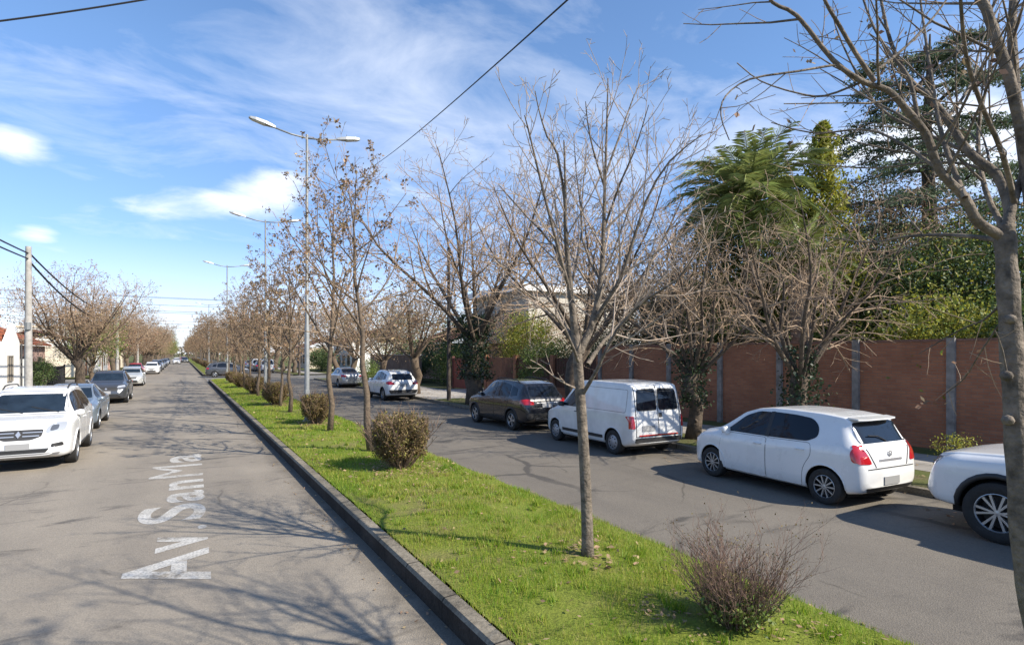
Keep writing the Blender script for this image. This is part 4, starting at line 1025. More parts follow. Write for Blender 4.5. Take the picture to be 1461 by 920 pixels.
# cedar with layered boughs
def cedar(loc, H, spread, seed):
    rng = np.random.default_rng(seed); R_ = random.Random(seed); root = empty('cedar_tree', loc); tag(root, 'tall blue green cedar with layered drooping boughs behind the brick wall', 'tree')
    w, tw, cs = MB(), MB(), []
    w.tube([(0, 0, -.1), (.1, 0, H * .4), (-.05, .1, H * .75), (0, 0, H)], [.42, .32, .18, .03], 10)
    nb = 38
    for k in range(nb):
        t = .30 + .68 * k / nb; z = H * t; a = k * 2.4 + R_.uniform(-.3, .3); L = spread * (1 - t * .72) * R_.uniform(.75, 1.1)
        pts = [Vector((0, 0, z)), Vector((math.cos(a) * L * .4, math.sin(a) * L * .4, z + L * .10)), Vector((math.cos(a) * L * .75, math.sin(a) * L * .75, z + L * .08)), Vector((math.cos(a) * L, math.sin(a) * L, z - L * .05))]
        pts = smooth_pts(pts, 3); w.tube(pts, [.07 * (1 - i / 10) + .01 for i in range(len(pts))], 5)
        for i in range(2, len(pts)):
            for s_ in (-1, 1):
                side = Vector((-math.sin(a), math.cos(a), 0)) * s_; l = L * .34 * (1 - .55 * i / len(pts)) * R_.uniform(.6, 1.2)
                e = pts[i] + side * l + Vector((math.cos(a), math.sin(a), 0)) * l * .5 + UP * R_.uniform(-.25, .05) * l
                tw.tube([pts[i], pts[i].lerp(e, .5) + UP * .04, e], [.02, .014, .006], 3)
                for q in range(5):
                    p = pts[i].lerp(e, .2 + .2 * q); cs.append(((*p,), .18 if R_.random() < .75 else .26))
    w.build('trunk', BARK_DARK, root); crn = tw.build('crown', BARK_DARK, root)
    c = np.array([q[0] for q in cs]); s_ = np.array([q[1] for q in cs]); per = 14
    pts = np.repeat(c, per, 0) + rng.normal(size=(len(c) * per, 3)) * np.repeat(s_, per)[:, None] * np.array([.9, .9, .30]) - np.array([0, 0, .06])
    V = leafquads(pts, .16, rng, aspect=.35); np_mesh('needles', V, np.arange(len(V)).reshape(-1, 4), CEDAR, crn)
cedar((26.0, 11.6, .1), 15.2, 7.0, 33)
# feather palms
def palm(loc, H, r, fronds, FL, label, seed, hang=.55):
    R_ = random.Random(seed); root = empty('palm_tree', loc); tag(root, label, 'palm tree', 'palms behind the brick wall')
    w = MB(); prof = []
    k = int(H / .14)
    for i in range(k):
        z = H * i / k; prof += [(z, r * (1.0 + .10 * (i % 2))), (z + H / k * .8, r * (1.06 - .12 * (i % 2)))]
    w.lathe(prof, 'z', n=12); w.build('trunk', mat('palm_trunk', (.20, .15, .105), .95, var=.5, vscale=8, bump=.8, bscale=20), root, smooth=True)
    # stubs of old leaves under the crown
    st = MB()
    for k in range(60):
        a = k * 2.4; z = H - .9 + .9 * k / 60; st.tube([(math.cos(a) * r * .8, math.sin(a) * r * .8, z), (math.cos(a) * (r + .22), math.sin(a) * (r + .22), z + .22)], [.05, .03], 4)
    st.build('leaf_bases', mat('dead_leaf_base', (.22, .15, .085), .95, var=.4), root)
    cr, V = MB(), []
    for f in range(fronds):
        a = f * 2.399 + R_.uniform(-.2, .2); el = 1.38 - 1.62 * (f / fronds) + R_.uniform(-.12, .12); L = FL * R_.uniform(.8, 1.1)
        p = Vector((0, 0, H)); d = Vector((math.cos(a) * math.cos(el), math.sin(a) * math.cos(el), math.sin(el))); pts = [p.copy()]
        n = 12
        for i in range(n):
            d = (d - UP * (hang * .16 * (1 + i * .12))).normalized(); p = p + d * L / n; pts.append(p.copy())
        cr.tube(pts, [.028 * (1 - i / 14) + .003 for i in range(n + 1)], 4)
        side = Vector((-math.sin(a), math.cos(a), 0))
        for i in range(2, n):
            t = i / n; ll = .52 * FL / 2.6 * math.sin(math.pi * (t * .85 + .12)) + .06
            for sub in (0, .2, .4, .6, .8):
                b = pts[i].lerp(pts[i + 1], sub); dd = (pts[i + 1] - pts[i]).normalized()
                for s_ in (-1, 1):
                    up_ = side.cross(dd) * -1
                    e = b + (side * s_ * .8 + dd * .62 + UP * R_.uniform(-.15, .22)).normalized() * ll * R_.uniform(.8, 1.15); e2 = e - UP * ll * .16
                    wd = dd * .014
                    V += [b - wd, b + wd, b.lerp(e, .55) + wd * .9, e2]
    c_ = cr.build('crown', FROND, root)
    V = np.array([tuple(q) for q in V]); np_mesh('leaflets', V, np.arange(len(V)).reshape(-1, 4), FROND, c_)
palm((18.6, 14.3, .1), 7.9, .27, 84, 3.3, 'feather palm with arching green fronds above the brick wall', 51, .56)
palm((18.0, 11.9, .1), 5.4, .29, 30, 2.0, 'shorter shaggy palm with thick trunk and sparse fronds behind the wall', 52, .35)
leafy('garden_shrub', (18.6, 15.2, .1), (1.1, 1.2, 2.9), 120, 36, .15, GREEN, 'tall green shrub standing under the feather palm', 'shrub', 93, mat2=GREEN_YEL)

# --- clipped twiggy bushes on the median
def bush_proto(seed, r, H, leaves):
    R_ = random.Random(seed); root = empty('bush', (0, 0, 0)); w = MB(); tips = []
    for k in range(150):
        a = R_.uniform(0, 6.28); q = R_.random() ** .6; el = 1.52 - q * .80; L = H * R_.uniform(.55, 1.0) / max(.55, math.sin(el)) * (1 if R_.random() < .95 else 1.12)
        L = min(L, math.hypot(H, r) * .98)
        p = Vector((math.cos(a) * .14 * R_.random(), math.sin(a) * .14 * R_.random(), -.03)); d = Vector((math.cos(a) * math.cos(el), math.sin(a) * math.cos(el), math.sin(el))); pts = [p.copy()]
        for i in range(4):
            d = (d + Vector((R_.gauss(0, .12), R_.gauss(0, .12), .10))).normalized(); p = p + d * L / 4; pts.append(p.copy())
        w.tube(pts, [.011, .009, .007, .005, .003], 3)
        for j in range(6):
            i = R_.randrange(1, 4); b = pts[i].lerp(pts[i + 1], R_.random()); d2 = (d + Vector((R_.gauss(0, .7), R_.gauss(0, .7), R_.uniform(-.1, .7)))).normalized(); l = R_.uniform(.12, .34)
            e = b + d2 * l; w.tube([b, b.lerp(e, .5) + UP * .01, e], [.005, .004, .0025], 3); tips += [b.lerp(e, .3), b.lerp(e, .65), e]
        tips += pts[2:]
    w.build('stems', TWIG_BUSH, root)
    rng = np.random.default_rng(seed); c = np.array([tuple(t) for t in tips]); c = np.repeat(c, leaves, 0) + rng.normal(0, .035, (len(tips) * leaves, 3)); c = c[c[:, 2] > .05]
    # clipped outline
    qq = (np.hypot(c[:, 0], c[:, 1]) / r) ** 5 + np.clip((c[:, 2] - H * .5) / (H * .52), -1.2, 9) ** 6; c = c[qq < 1.08 + rng.uniform(-.2, .12, len(c))]
    V = leafquads(c, .045, rng, aspect=.6); np_mesh('foliage', V, np.arange(len(V)).reshape(-1, 4), BUSHLEAF, root)
    g = rng.random(len(c)) < .10; V = leafquads(c[g], .05, rng); np_mesh('green_leaves', V, np.arange(len(V)).reshape(-1, 4), GREEN_YEL, root)
    return root
bA = bush_proto(71, .58, 1.12, 10)
bB = bush_proto(72, .55, 1.0, 7); bC = bush_proto(73, .60, 1.08, 8)
BL = ['clipped round brown bush beside the leaning thin tree', 'brown bush directly in front of the nearest lamp post', 'brown bush third in line behind the lamp post',
      'small brown bush fourth along the median', 'small brown bush fifth along the median', 'small brown bush farthest along the near median']
for i, (x, y, r_) in enumerate(BUSHES[1:]):
    o = (bA, bB, bC)[i] if i < 3 else copy_tree((bA, bC, bB)[i - 3]); o.location = (x, y, .24); o.rotation_euler = (0, 0, i * 1.7); o.scale = ((.95, .95, 1.0), (.88, .88, .98), (.95, .95, .95), (.9, .9, .92), (.9, .9, .9), (.9, .9, .9))[i]
    tag(o, BL[i], 'bush', 'median bushes')
for v in np.arange(80, 200, 11.0):
    o = copy_tree(bA, loc=(3.55, v, .24), rz=v); tag(o, 'tiny far bush on the median beyond the side street', 'bush', 'far median bushes')
def sparse_bush():
    R_ = random.Random(9); root = empty('bare_bush', (4.01, 3.22, .25)); root.scale = (.73, .73, .82); w = MB(); leafc, dry = [], []
    def shoot(p, d, L, r, lvl):
        pts = [p]; n = 5 if lvl == 0 else 3
        for i in range(n):
            d = (d + Vector((R_.gauss(0, .10), R_.gauss(0, .10), .07))).normalized(); pts.append(pts[-1] + d * L / n)
        w.tube(pts, [r * (1 - .75 * i / n) for i in range(n + 1)], 4 if lvl == 0 else 3)
        if lvl < 2:
            for j in range(R_.randint(4, 7) if lvl == 0 else R_.randint(2, 4)):
                i = R_.randrange(1 if lvl else 1, n); b = pts[i].lerp(pts[i + 1], R_.random()); sd = d.orthogonal(); sd = Matrix.Rotation(R_.uniform(0, 6.28), 3, d) @ sd
                shoot(b, (d * .75 + sd.normalized() * .62 + UP * .15).normalized(), L * R_.uniform(.22, .45), r * .5, lvl + 1)
        for q in pts:
            if q.z < .30 and R_.random() < .20: leafc.append(tuple(q))
        if lvl == 2 and R_.random() < .3: dry.append(tuple(pts[-1]))
    for k in range(170):
        a = R_.uniform(0, 6.28); q = R_.random() ** .55; el = 1.5 - q * .80; L = R_.uniform(.5, 1.0)
        shoot(Vector((math.cos(a) * .22 * R_.random(), math.sin(a) * .22 * R_.random(), -.04)), Vector((math.cos(a) * math.cos(el), math.sin(a) * math.cos(el), math.sin(el))), L, .0065, 0)
    for (a, el) in ((-.35, .75), (-.55, .62), (-.2, .85)):      # the long stray shoots leaning over the road
        shoot(Vector((.05, -.05, 0)), Vector((math.cos(a) * math.cos(el), math.sin(a) * math.cos(el), math.sin(el))), 1.2, .005, 0)
    w.build('stems', mat('twig_reddish', (.16, .10, .076), .9, var=.35, vscale=9), root)
    rng = np.random.default_rng(4); c = np.repeat(np.array(leafc), 3, 0); c = c + rng.normal(0, .05, c.shape)
    V = leafquads(c, .05, rng, aspect=.6); np_mesh('green_leaves', V, np.arange(len(V)).reshape(-1, 4), GREEN, root)
    c = np.repeat(np.array(dry), 2, 0); c = c + rng.normal(0, .02, c.shape); V = leafquads(c, .025, rng); np_mesh('dry_buds', V, np.arange(len(V)).reshape(-1, 4), BUSHLEAF, root)
    tag(root, 'nearest sparse reddish twiggy bush with few green leaves at its foot', 'bush', 'median bushes')
sparse_bush()
# weeds and flowers at the wall foot by the pickup
leafy('weed_clump', (12.1, 5.0, .1), (.28, .3, .38), 26, 24, .06, GREEN_YEL, 'yellow green weed clump at the kerb between hatchback and pickup', 'weeds', 95, stems=4)

def treeline():
    rng = np.random.default_rng(77); n = 9000; x = rng.uniform(-420, 560, n); h = 9 + 3 * np.sin(x * .05) + 2 * np.sin(x * .17 + 1)
    z = rng.uniform(0, 1, n) ** .8 * h; y = 700 + rng.uniform(0, 60, n) + np.abs(x) * .1
    V = leafquads(np.stack([x, y, z], 1), 3.2, rng, aspect=.8)
    tag(np_mesh('far_woods', V, np.arange(len(V)).reshape(-1, 4), mat('far_foliage', (.17, .15, .11), .9, island=.4)), 'distant brownish treeline closing the end of the avenue', 'trees', kind='stuff')
treeline()
# ---------------------------------------------------------------- poles, lamps, cables
def lamp_post(v, u, label, H=9.6):
    r = empty('street_lamp', (u, v, .24)); tag(r, label, 'street lamp', 'double arm street lamps on the median')
    b = MB(); b.tube([(0, 0, -.1), (0, 0, 3.2), (0, 0, 3.25), (0, 0, H)], [.085, .08, .062, .04], 12); b.build('pole', GALV, r, smooth=True, sharp=40)
    b = MB(); b.box((0, 0, .02), (.34, .34, .04)); b.box((0, -.11, .9), (.13, .03, .35)); b.build('base_plate', GALV, r)
    for s in (-1, 1):
        rise = .20 if s < 0 else .16
        b = MB(); b.tube([(0, 0, H - .12), (s * .5, 0, H - .08), (s * 1.0, 0, H - .08 + rise * .55)], [.032, .03, .028], 8); a = b.build('arm', GALV, r, smooth=True)
        # lamp head: tapered flat housing
        t = math.atan2(rise, 1.0); hb = MB(); secs = []
        for (q, w, h0, h1) in ((0, .04, -.025, .03), (.12, .07, -.035, .05), (.38, .12, -.045, .06), (.75, .12, -.045, .05), (.95, .08, -.04, .025), (1.0, .04, -.03, .0)):
            x = s * (.98 + q * .80); z = H - .06 + rise * .55 + math.tan(t) * q * .9
            secs.append([(x, -w, z + h0), (x, w, z + h0), (x, w * .8, z + h1), (x, -w * .8, z + h1)])
        vs = [p for q in secs for p in q]; fs = [(k * 4 + j, k * 4 + (j + 1) % 4, k * 4 + 4 + (j + 1) % 4, k * 4 + 4 + j) for k in range(5) for j in range(4)] + [(3, 2, 1, 0), (20, 21, 22, 23)]
        hb.add(vs, fs); hd_ = hb.build('lamp_head', mat('lamp_housing', (.36, .37, .37), .5, metal=.3), r)
        g = MB(); q0, q1 = .4, .9; za = H - .06 + rise * .55 + math.tan(t) * q0 * .9 - .047; zb = H - .06 + rise * .55 + math.tan(t) * q1 * .9 - .043
        xa, xb = s * (.98 + q0 * .80), s * (.98 + q1 * .80)
        g.add([(xa, -.11, za), (xa, .11, za), (xb, .09, zb), (xb, -.09, zb), (xa, -.08, za - .03), (xa, .08, za - .03), (xb, .07, zb - .02), (xb, -.07, zb - .02)], [(0, 1, 5, 4), (1, 2, 6, 5), (2, 3, 7, 6), (3, 0, 4, 7), (4, 5, 6, 7)])
        g.build('lens', mat('lamp_lens', (.6, .6, .58), .2), hd_)
    return r
lamp_post(20.1, 3.65, 'tall double arm street lamp nearest on the median')
lamp_post(34, 4.0, 'second tall double arm street lamp along the median')
lamp_post(53, 3.3, 'third double arm street lamp at the end of the near median')
for v in (96, 134): lamp_post(v, 3.55, 'double arm street lamp on the median beyond the side street')
def utility_pole(loc, H, m, label, arms=1, r0=.15):
    r = empty('utility_pole', loc); tag(r, label, 'utility pole', 'utility poles')
    b = MB(); b.tube([(0, 0, -.2), (0, 0, H * .5), (0, 0, H)], [r0, r0 * .85, r0 * .68], 12); b.build('pole', m, r, smooth=True, sharp=50)
    for k in range(arms):
        z = H - .35 - k * .5; b = MB(); b.b2(-.75, .75, -.05, .05, z - .05, z + .05); cr = b.build('crossarm', mat('weathered_timber', (.16, .125, .095), .9, var=.3), r)
        i = MB()
        for x in (-.65, -.3, .3, .65): i.lathe([(z + .05, .02), (z + .08, .05), (z + .12, .035), (z + .16, .05), (z + .19, .02)], 'z', (x, 0, 0), 8)
        i.build('insulators', mat('insulator', (.25, .2, .17), .3), cr)
    b = MB(); b.tube([(.0, -.11, H * .52), (0, -.13, H * .56)], .10, 8); b.build('cable_bracket', GALV, r)
    return r
utility_pole((-4.87, 27.2, .1), 6.35, CONC, 'concrete utility pole rising behind the white car on the left', 0, .135)
utility_pole((-5.5, 69, .1), 7.3, CONC, 'pale utility pole farther down the left pavement', 1)
utility_pole((-5.5, 100, .1), 7.6, CONC, 'distant utility pole on the left pavement', 1)
utility_pole((12.0, 27.4, .1), 7.9, mat('tarred_wood', (.07, .055, .045), .9, var=.3), 'dark wooden utility pole behind the ivy clad tree', 0, .11)
utility_pole((12.2, 72, .1), 8.0, mat('tarred_wood', (0, 0, 0)), 'dark wooden utility pole past the right side street', 1)
def cable(name, a, b_, sag, rad, label, n=24, group='overhead cables'):
    a, b_ = Vector(a), Vector(b_); m = MB()
    m.tube([a.lerp(b_, i / n) - UP * sag * 4 * (i / n) * (1 - i / n) for i in range(n + 1)], rad, 5)
    return tag(m.build(name, CABLE), label, 'cable', group)
def cable_px(p0, z0, p1, z1, sag, rad, label):
    return cable('overhead_cable', at(*p0, z0), at(*p1, z1), sag, rad, label)
# cables between the places they are fixed
cable('overhead_cable', (-4.87, 27.2, 6.25), (-5.5, 69, 7.0), .9, .035, 'upper thick cable slung from concrete pole down the left street')
cable('overhead_cable', (-4.87, 27.2, 5.95), (-5.5, 69, 6.5), 1.2, .04, 'lower thick cable slung from concrete pole down the left street')
cable('overhead_cable', (-4.87, 27.2, 6.2), (-6.5, -2, 7.6), .5, .028, 'upper cable running from concrete pole to the left edge')
cable('overhead_cable', (-4.87, 27.2, 6.0), (-6.5, -2, 7.2), .5, .028, 'lower cable running from concrete pole to the left edge')
cable_px((-260, 58), 7.5, (420, -42), 9.5, .12, .014, 'black cable crossing the sky at the top left corner')
cable_px((900, -82), 9.5, (515, 247), 62, .4, .02, 'long cable rising steeply across the middle of the sky')
for k, (z, v) in enumerate(((6.6, 62.5), (7.2, 63.0), (7.9, 63.6), (6.9, 70), (8.6, 71))):
    cable('overhead_cable', (-32, v, z + .4), (34, v + .6, z + .4), .5, .016, 'thin cable strung across the avenue along the side street', group='side street cables')
for k, (v, z) in enumerate(((100, 8), (120, 8.5), (150, 9), (190, 9.5))):
    cable('overhead_cable', (-30, v, z), (30, v, z), .6, .025, 'distant thin cable strung across the avenue', group='distant cables')
cable('overhead_cable', (12.0, 27.4, 7.6), (12.2, 72, 7.7), .9, .022, 'dark cable from wooden pole along the right pavement')
# ---------------------------------------------------------------- vehicles
def paint(name, col, rough=.28, metal=0.0, dirt=.06):
    return mat('paint_' + name, col, rough, metal, coat=.8, var=dirt, vscale=1.8, rvar=.05)
PW = paint('white', (.72, .72, .71)); PW2 = paint('van_white', (.62, .625, .62), .38, dirt=.16); PBLK = paint('black', (.012, .013, .017), .25)
PSIL = paint('silver', (.42, .44, .46), .3, .6); PGRY = paint('dark_grey', (.085, .09, .10), .3, .5); PBLUE = paint('grey_blue', (.24, .29, .34), .3, .5)
PRED = paint('red', (.45, .03, .03)); PLT = paint('pale_silver', (.55, .56, .55), .3, .4); PDK = paint('navy', (.03, .04, .07), .3, .3)
CGLASS = mat('car_glass', (.008, .011, .017), .04, spec=.42)
CGLASS2 = mat('windscreen_glass', (.015, .024, .036), .04, spec=.5, var=.5, vscale=2)
TRIM = mat('black_trim', (.022, .022, .023), .55); TYRE = mat('tyre', (.022, .021, .020), .85, var=.35, vscale=12)
RIMM = mat('alloy', (.42, .43, .44), .38, metal=.8, var=.15); RIMD = mat('rim_dark', (.03, .03, .032), .5, metal=.4); STEEL = mat('hubcap', (.33, .33, .34), .45, metal=.5)
LAMPR = mat('tail_lamp', (.42, .012, .018), .08, coat=1); LAMPC = mat('head_lamp', (.50, .52, .54), .06, metal=.35, coat=1); LAMPO = mat('amber_lamp', (.6, .22, .02), .1, coat=1)
CHROME = mat('chrome', (.62, .62, .62), .3, metal=.8); PLATE = mat('plate', (.30, .30, .30), .5); PLATEB = mat('plate_black', (.02, .02, .022), .5); WELL = mat('wheel_well', (.008, .008, .008), .95)
SEAM = mat('shut_line', (.012, .012, .012), .8); DISC = mat('brake_disc', (.10, .095, .09), .5, metal=.6)

def pchip(xs, ys, x):
    xs, ys, x = map(lambda a: np.asarray(a, float), (xs, ys, x))
    h = np.diff(xs); d = np.diff(ys) / h; m = np.zeros(len(xs))
    for i in range(1, len(xs) - 1):
        if d[i - 1] * d[i] > 0:
            w1, w2 = 2 * h[i] + h[i - 1], h[i] + 2 * h[i - 1]; m[i] = (w1 + w2) / (w1 / d[i - 1] + w2 / d[i])
    m[0], m[-1] = d[0], d[-1]
    i = np.clip(np.searchsorted(xs, x) - 1, 0, len(xs) - 2); t = np.clip((x - xs[i]) / h[i], 0, 1)
    return (1 + 2 * t) * (1 - t) ** 2 * ys[i] + t * (1 - t) ** 2 * h[i] * m[i] + t * t * (3 - 2 * t) * ys[i + 1] + t * t * (t - 1) * h[i] * m[i + 1]
def lin(tab, x): return np.interp(x, [a for a, _ in tab], [b for _, b in tab])
def soft(tab, x, w=.035):
    return sum(lin(tab, x + k * w) for k in (-1, -.5, 0, .5, 1)) / 5
def chaikin(p, it=2):
    for _ in range(it):
        q = [p[0]]
        for a, b in zip(p[:-1], p[1:]): q += [(a[0] * .75 + b[0] * .25, a[1] * .75 + b[1] * .25), (a[0] * .25 + b[0] * .75, a[1] * .25 + b[1] * .75)]
        q.append(p[-1]); p = q
    return p
def car_body(S, paint_m):
    L = S['L']; y0, y1 = -L / 2, L / 2
    ys = sorted(set([round(v, 4) for v in list(np.linspace(y0, y0 + .30, 13)) + list(np.linspace(y0 + .30, y1 - .30, 64)) + list(np.linspace(y1 - .30, y1, 13))]))
    mb = MB(); secs = []
    for y in ys:
        zt = float(soft(S['top'], y)); zs = min(float(soft(S['shoulder'], y)), zt - .025); zb = float(lin(S['bot'], y)); w = float(pchip(*zip(*S['plan']), y)); wr = min(float(soft(S['roofw'], y)), w * .93)
        wb = w * S.get('beltw', .955); g = zt - zs
        rc = min(.09, g * .3)
        p = [(0, zb), (w * .78, zb), (w * .90, zb + .02), (w * .965, zb + .07), (w * .99, zb + .6 * (zs - zb) * .5), (w, zb + (zs - zb) * .62), (w * .993, zs - (zs - zb) * .16), (wb + (w - wb) * .45, zs - (zs - zb) * .04), (wb, zs + g * .03)]
        p += [(wb + (wr - wb) * .5, zs + g * .46), (wr + (wb - wr) * .06, zt - rc * 1.2), (wr - .015, zt - rc * .45), (wr - .07 * min(1, wr), zt - rc * .12), (wr * .6, zt - .002), (0, zt)]
        secs.append([(a, b) for a, b in chaikin(p, 2)])
    k = len(secs[0]); vs = []
    for y, s_ in zip(ys, secs):
        vs += [(a, y, b) for a, b in s_] + [(-a, y, b) for a, b in reversed(s_[1:-1])]
    m = 2 * k - 2
    fs = [(i * m + j, i * m + (j + 1) % m, (i + 1) * m + (j + 1) % m, (i + 1) * m + j) for i in range(len(ys) - 1) for j in range(m)]
    fs = [tuple(reversed(f)) for f in fs]
    fs += [tuple(range(m)), tuple(reversed(range((len(ys) - 1) * m, len(ys) * m)))]
    mb.add(vs, fs); o = mb.build('body', [paint_m, WELL], None)
    bm = bmesh.new(); bm.from_mesh(o.data); bmesh.ops.remove_doubles(bm, verts=bm.verts, dist=1e-5); bmesh.ops.recalc_face_normals(bm, faces=bm.faces)
    bv = BVHTree.FromBMesh(bm); bm.to_mesh(o.data); bm.free()
    # wheel wells cut out
    cut = MB()
    for yy in S['axles']:
        for sx in (-1, 1):
            r_ = S['wheel_r'] + S.get('arch_gap', .055); xo, xi = sx * (S['W'] / 2 + .1), sx * (S['W'] / 2 - .34)
            n = 30; zc = S['wheel_r'] + .01
            ring = lambda x: [(x, yy + r_ * math.cos(6.2832 * j / n), zc + r_ * math.sin(6.2832 * j / n)) for j in range(n)]
            f2 = [(j, (j + 1) % n, n + (j + 1) % n, n + j) for j in range(n)] + [tuple(reversed(range(n))), tuple(range(n, 2 * n))]
            if sx > 0: f2 = [tuple(reversed(f)) for f in f2]
            cut.add(ring(xi) + ring(xo), f2, 0)
    c = cut.build('cutter', [WELL])
    bm = bmesh.new(); bm.from_mesh(c.data); bmesh.ops.recalc_face_normals(bm, faces=bm.faces); bm.to_mesh(c.data); bm.free()
    md = o.modifiers.new('b', 'BOOLEAN'); md.object = c; md.operation = 'DIFFERENCE'; md.solver = 'EXACT'; md.material_mode = 'TRANSFER'
    bpy.context.view_layer.update()
    me = bpy.data.meshes.new_from_object(o.evaluated_get(bpy.context.evaluated_depsgraph_get()))
    o.modifiers.clear(); old = o.data; o.data = me; bpy.data.meshes.remove(old); me.name = 'body'
    bpy.data.objects.remove(c)
    me.polygons.foreach_set('use_smooth', [True] * len(me.polygons)); me.set_sharp_from_angle(angle=R(38))
    return o, bv
def rpoly(p, r, n=4):
    """polygon with rounded corners; r a number or one radius per corner"""
    out = []; k = len(p)
    for i in range(k):
        a, b, c = Vector(p[i - 1]), Vector(p[i]), Vector(p[(i + 1) % k]); q = r[i] if isinstance(r, (list, tuple)) else r
        q = min(q, (a - b).length * .45, (c - b).length * .45)
        if q < 1e-4: out.append((b.x, b.y)); continue
        s, e = b + (a - b).normalized() * q, b + (c - b).normalized() * q
        for j in range(n + 1):
            t = j / n; v = s * (1 - t) ** 2 + b * 2 * t * (1 - t) + e * t * t; out.append((v.x, v.y))
    return out
def decal(name, bv, view, poly, off, m, parent, depth=.02, grid=.09, mirror=False, flip=False):
    """a panel that follows the body: poly is drawn in side (y, z), front/rear (x, z) or top (x, y) view and thrown onto the body"""
    bm = bmesh.new(); S3 = {'side': lambda a, b: (0, a, b), 'front': lambda a, b: (a, 0, b), 'rear': lambda a, b: (a, 0, b), 'top': lambda a, b: (a, b, 0)}[view]
    f = bm.faces.new([bm.verts.new(S3(a, b)) for a, b in poly])
    ax = {'side': (1, 2), 'front': (0, 2), 'rear': (0, 2), 'top': (0, 1)}[view]
    for q in range(2):
        lo, hi = min(p[q] for p in poly), max(p[q] for p in poly); n = int((hi - lo) / grid)
        for i in range(1, n + 1):
            pl = [0, 0, 0]; pl[ax[q]] = lo + (hi - lo) * i / (n + 1); no = [0, 0, 0]; no[ax[q]] = 1
            bmesh.ops.bisect_plane(bm, geom=bm.verts[:] + bm.edges[:] + bm.faces[:], plane_co=pl, plane_no=no)
    D = {'side': Vector((-1, 0, 0)), 'front': Vector((0, -1, 0)), 'rear': Vector((0, 1, 0)), 'top': Vector((0, 0, -1))}[view]
    s = -1 if flip else 1
    if view == 'side' and flip: D = Vector((1, 0, 0))
    back = {}
    for v in bm.verts:
        o = v.co - D * 6
        hit, no, _, _ = bv.ray_cast(o, D)
        if hit is None:
            hit, no, _, _ = bv.find_nearest(v.co - D * (2.2 if view in ('front', 'rear') else .9))
        if no.dot(D) > 0: no = -no
        no = (no - D * .5).normalized()
        v.co = hit + no * off; back[v] = hit - no * depth
    edges = [e for e in bm.edges if len(e.link_faces) == 1]
    nv = {}
    for e in edges:
        for v in e.verts:
            if v not in nv: nv[v] = bm.verts.new(back[v])
    for e in edges:
        a, b = e.verts; bm.faces.new((a, b, nv[b], nv[a]))
    bmesh.ops.recalc_face_normals(bm, faces=bm.faces)
    fc = max((f for f in bm.faces if len(set(f.verts) & set(nv.values())) == 0), key=lambda f: f.calc_area())
    if fc.normal.dot(D) > 0: bmesh.ops.reverse_faces(bm, faces=bm.faces)
    me = bpy.data.meshes.new(name); bm.to_mesh(me); bm.free()
    me.materials.append(m); me.polygons.foreach_set('use_smooth', [True] * len(me.polygons)); me.set_sharp_from_angle(angle=R(40))
    o = bpy.data.objects.new(name, me); COL.objects.link(o); o.parent = parent; return o
def mir(poly): return [(-a, b) for a, b in poly]
def grow_poly(p, d):
    cx, cy = sum(a for a, _ in p) / len(p), sum(b for _, b in p) / len(p); out = []
    k = len(p)
    for i in range(k):
        a, b, c = Vector(p[i - 1]), Vector(p[i]), Vector(p[(i + 1) % k]); t1, t2 = (b - a), (c - b)
        t1 = t1.normalized() if t1.length > 1e-6 else t2.normalized(); t2 = t2.normalized() if t2.length > 1e-6 else t1
        n = Vector((t1.y + t2.y, -t1.x - t2.x)); n = n.normalized() if n.length > 1e-6 else Vector((0, 0))
        if n.dot(b - Vector((cx, cy))) < 0: n = -n
        out.append((b.x + n.x * d, b.y + n.y * d))
    return out
WHEELS = {}
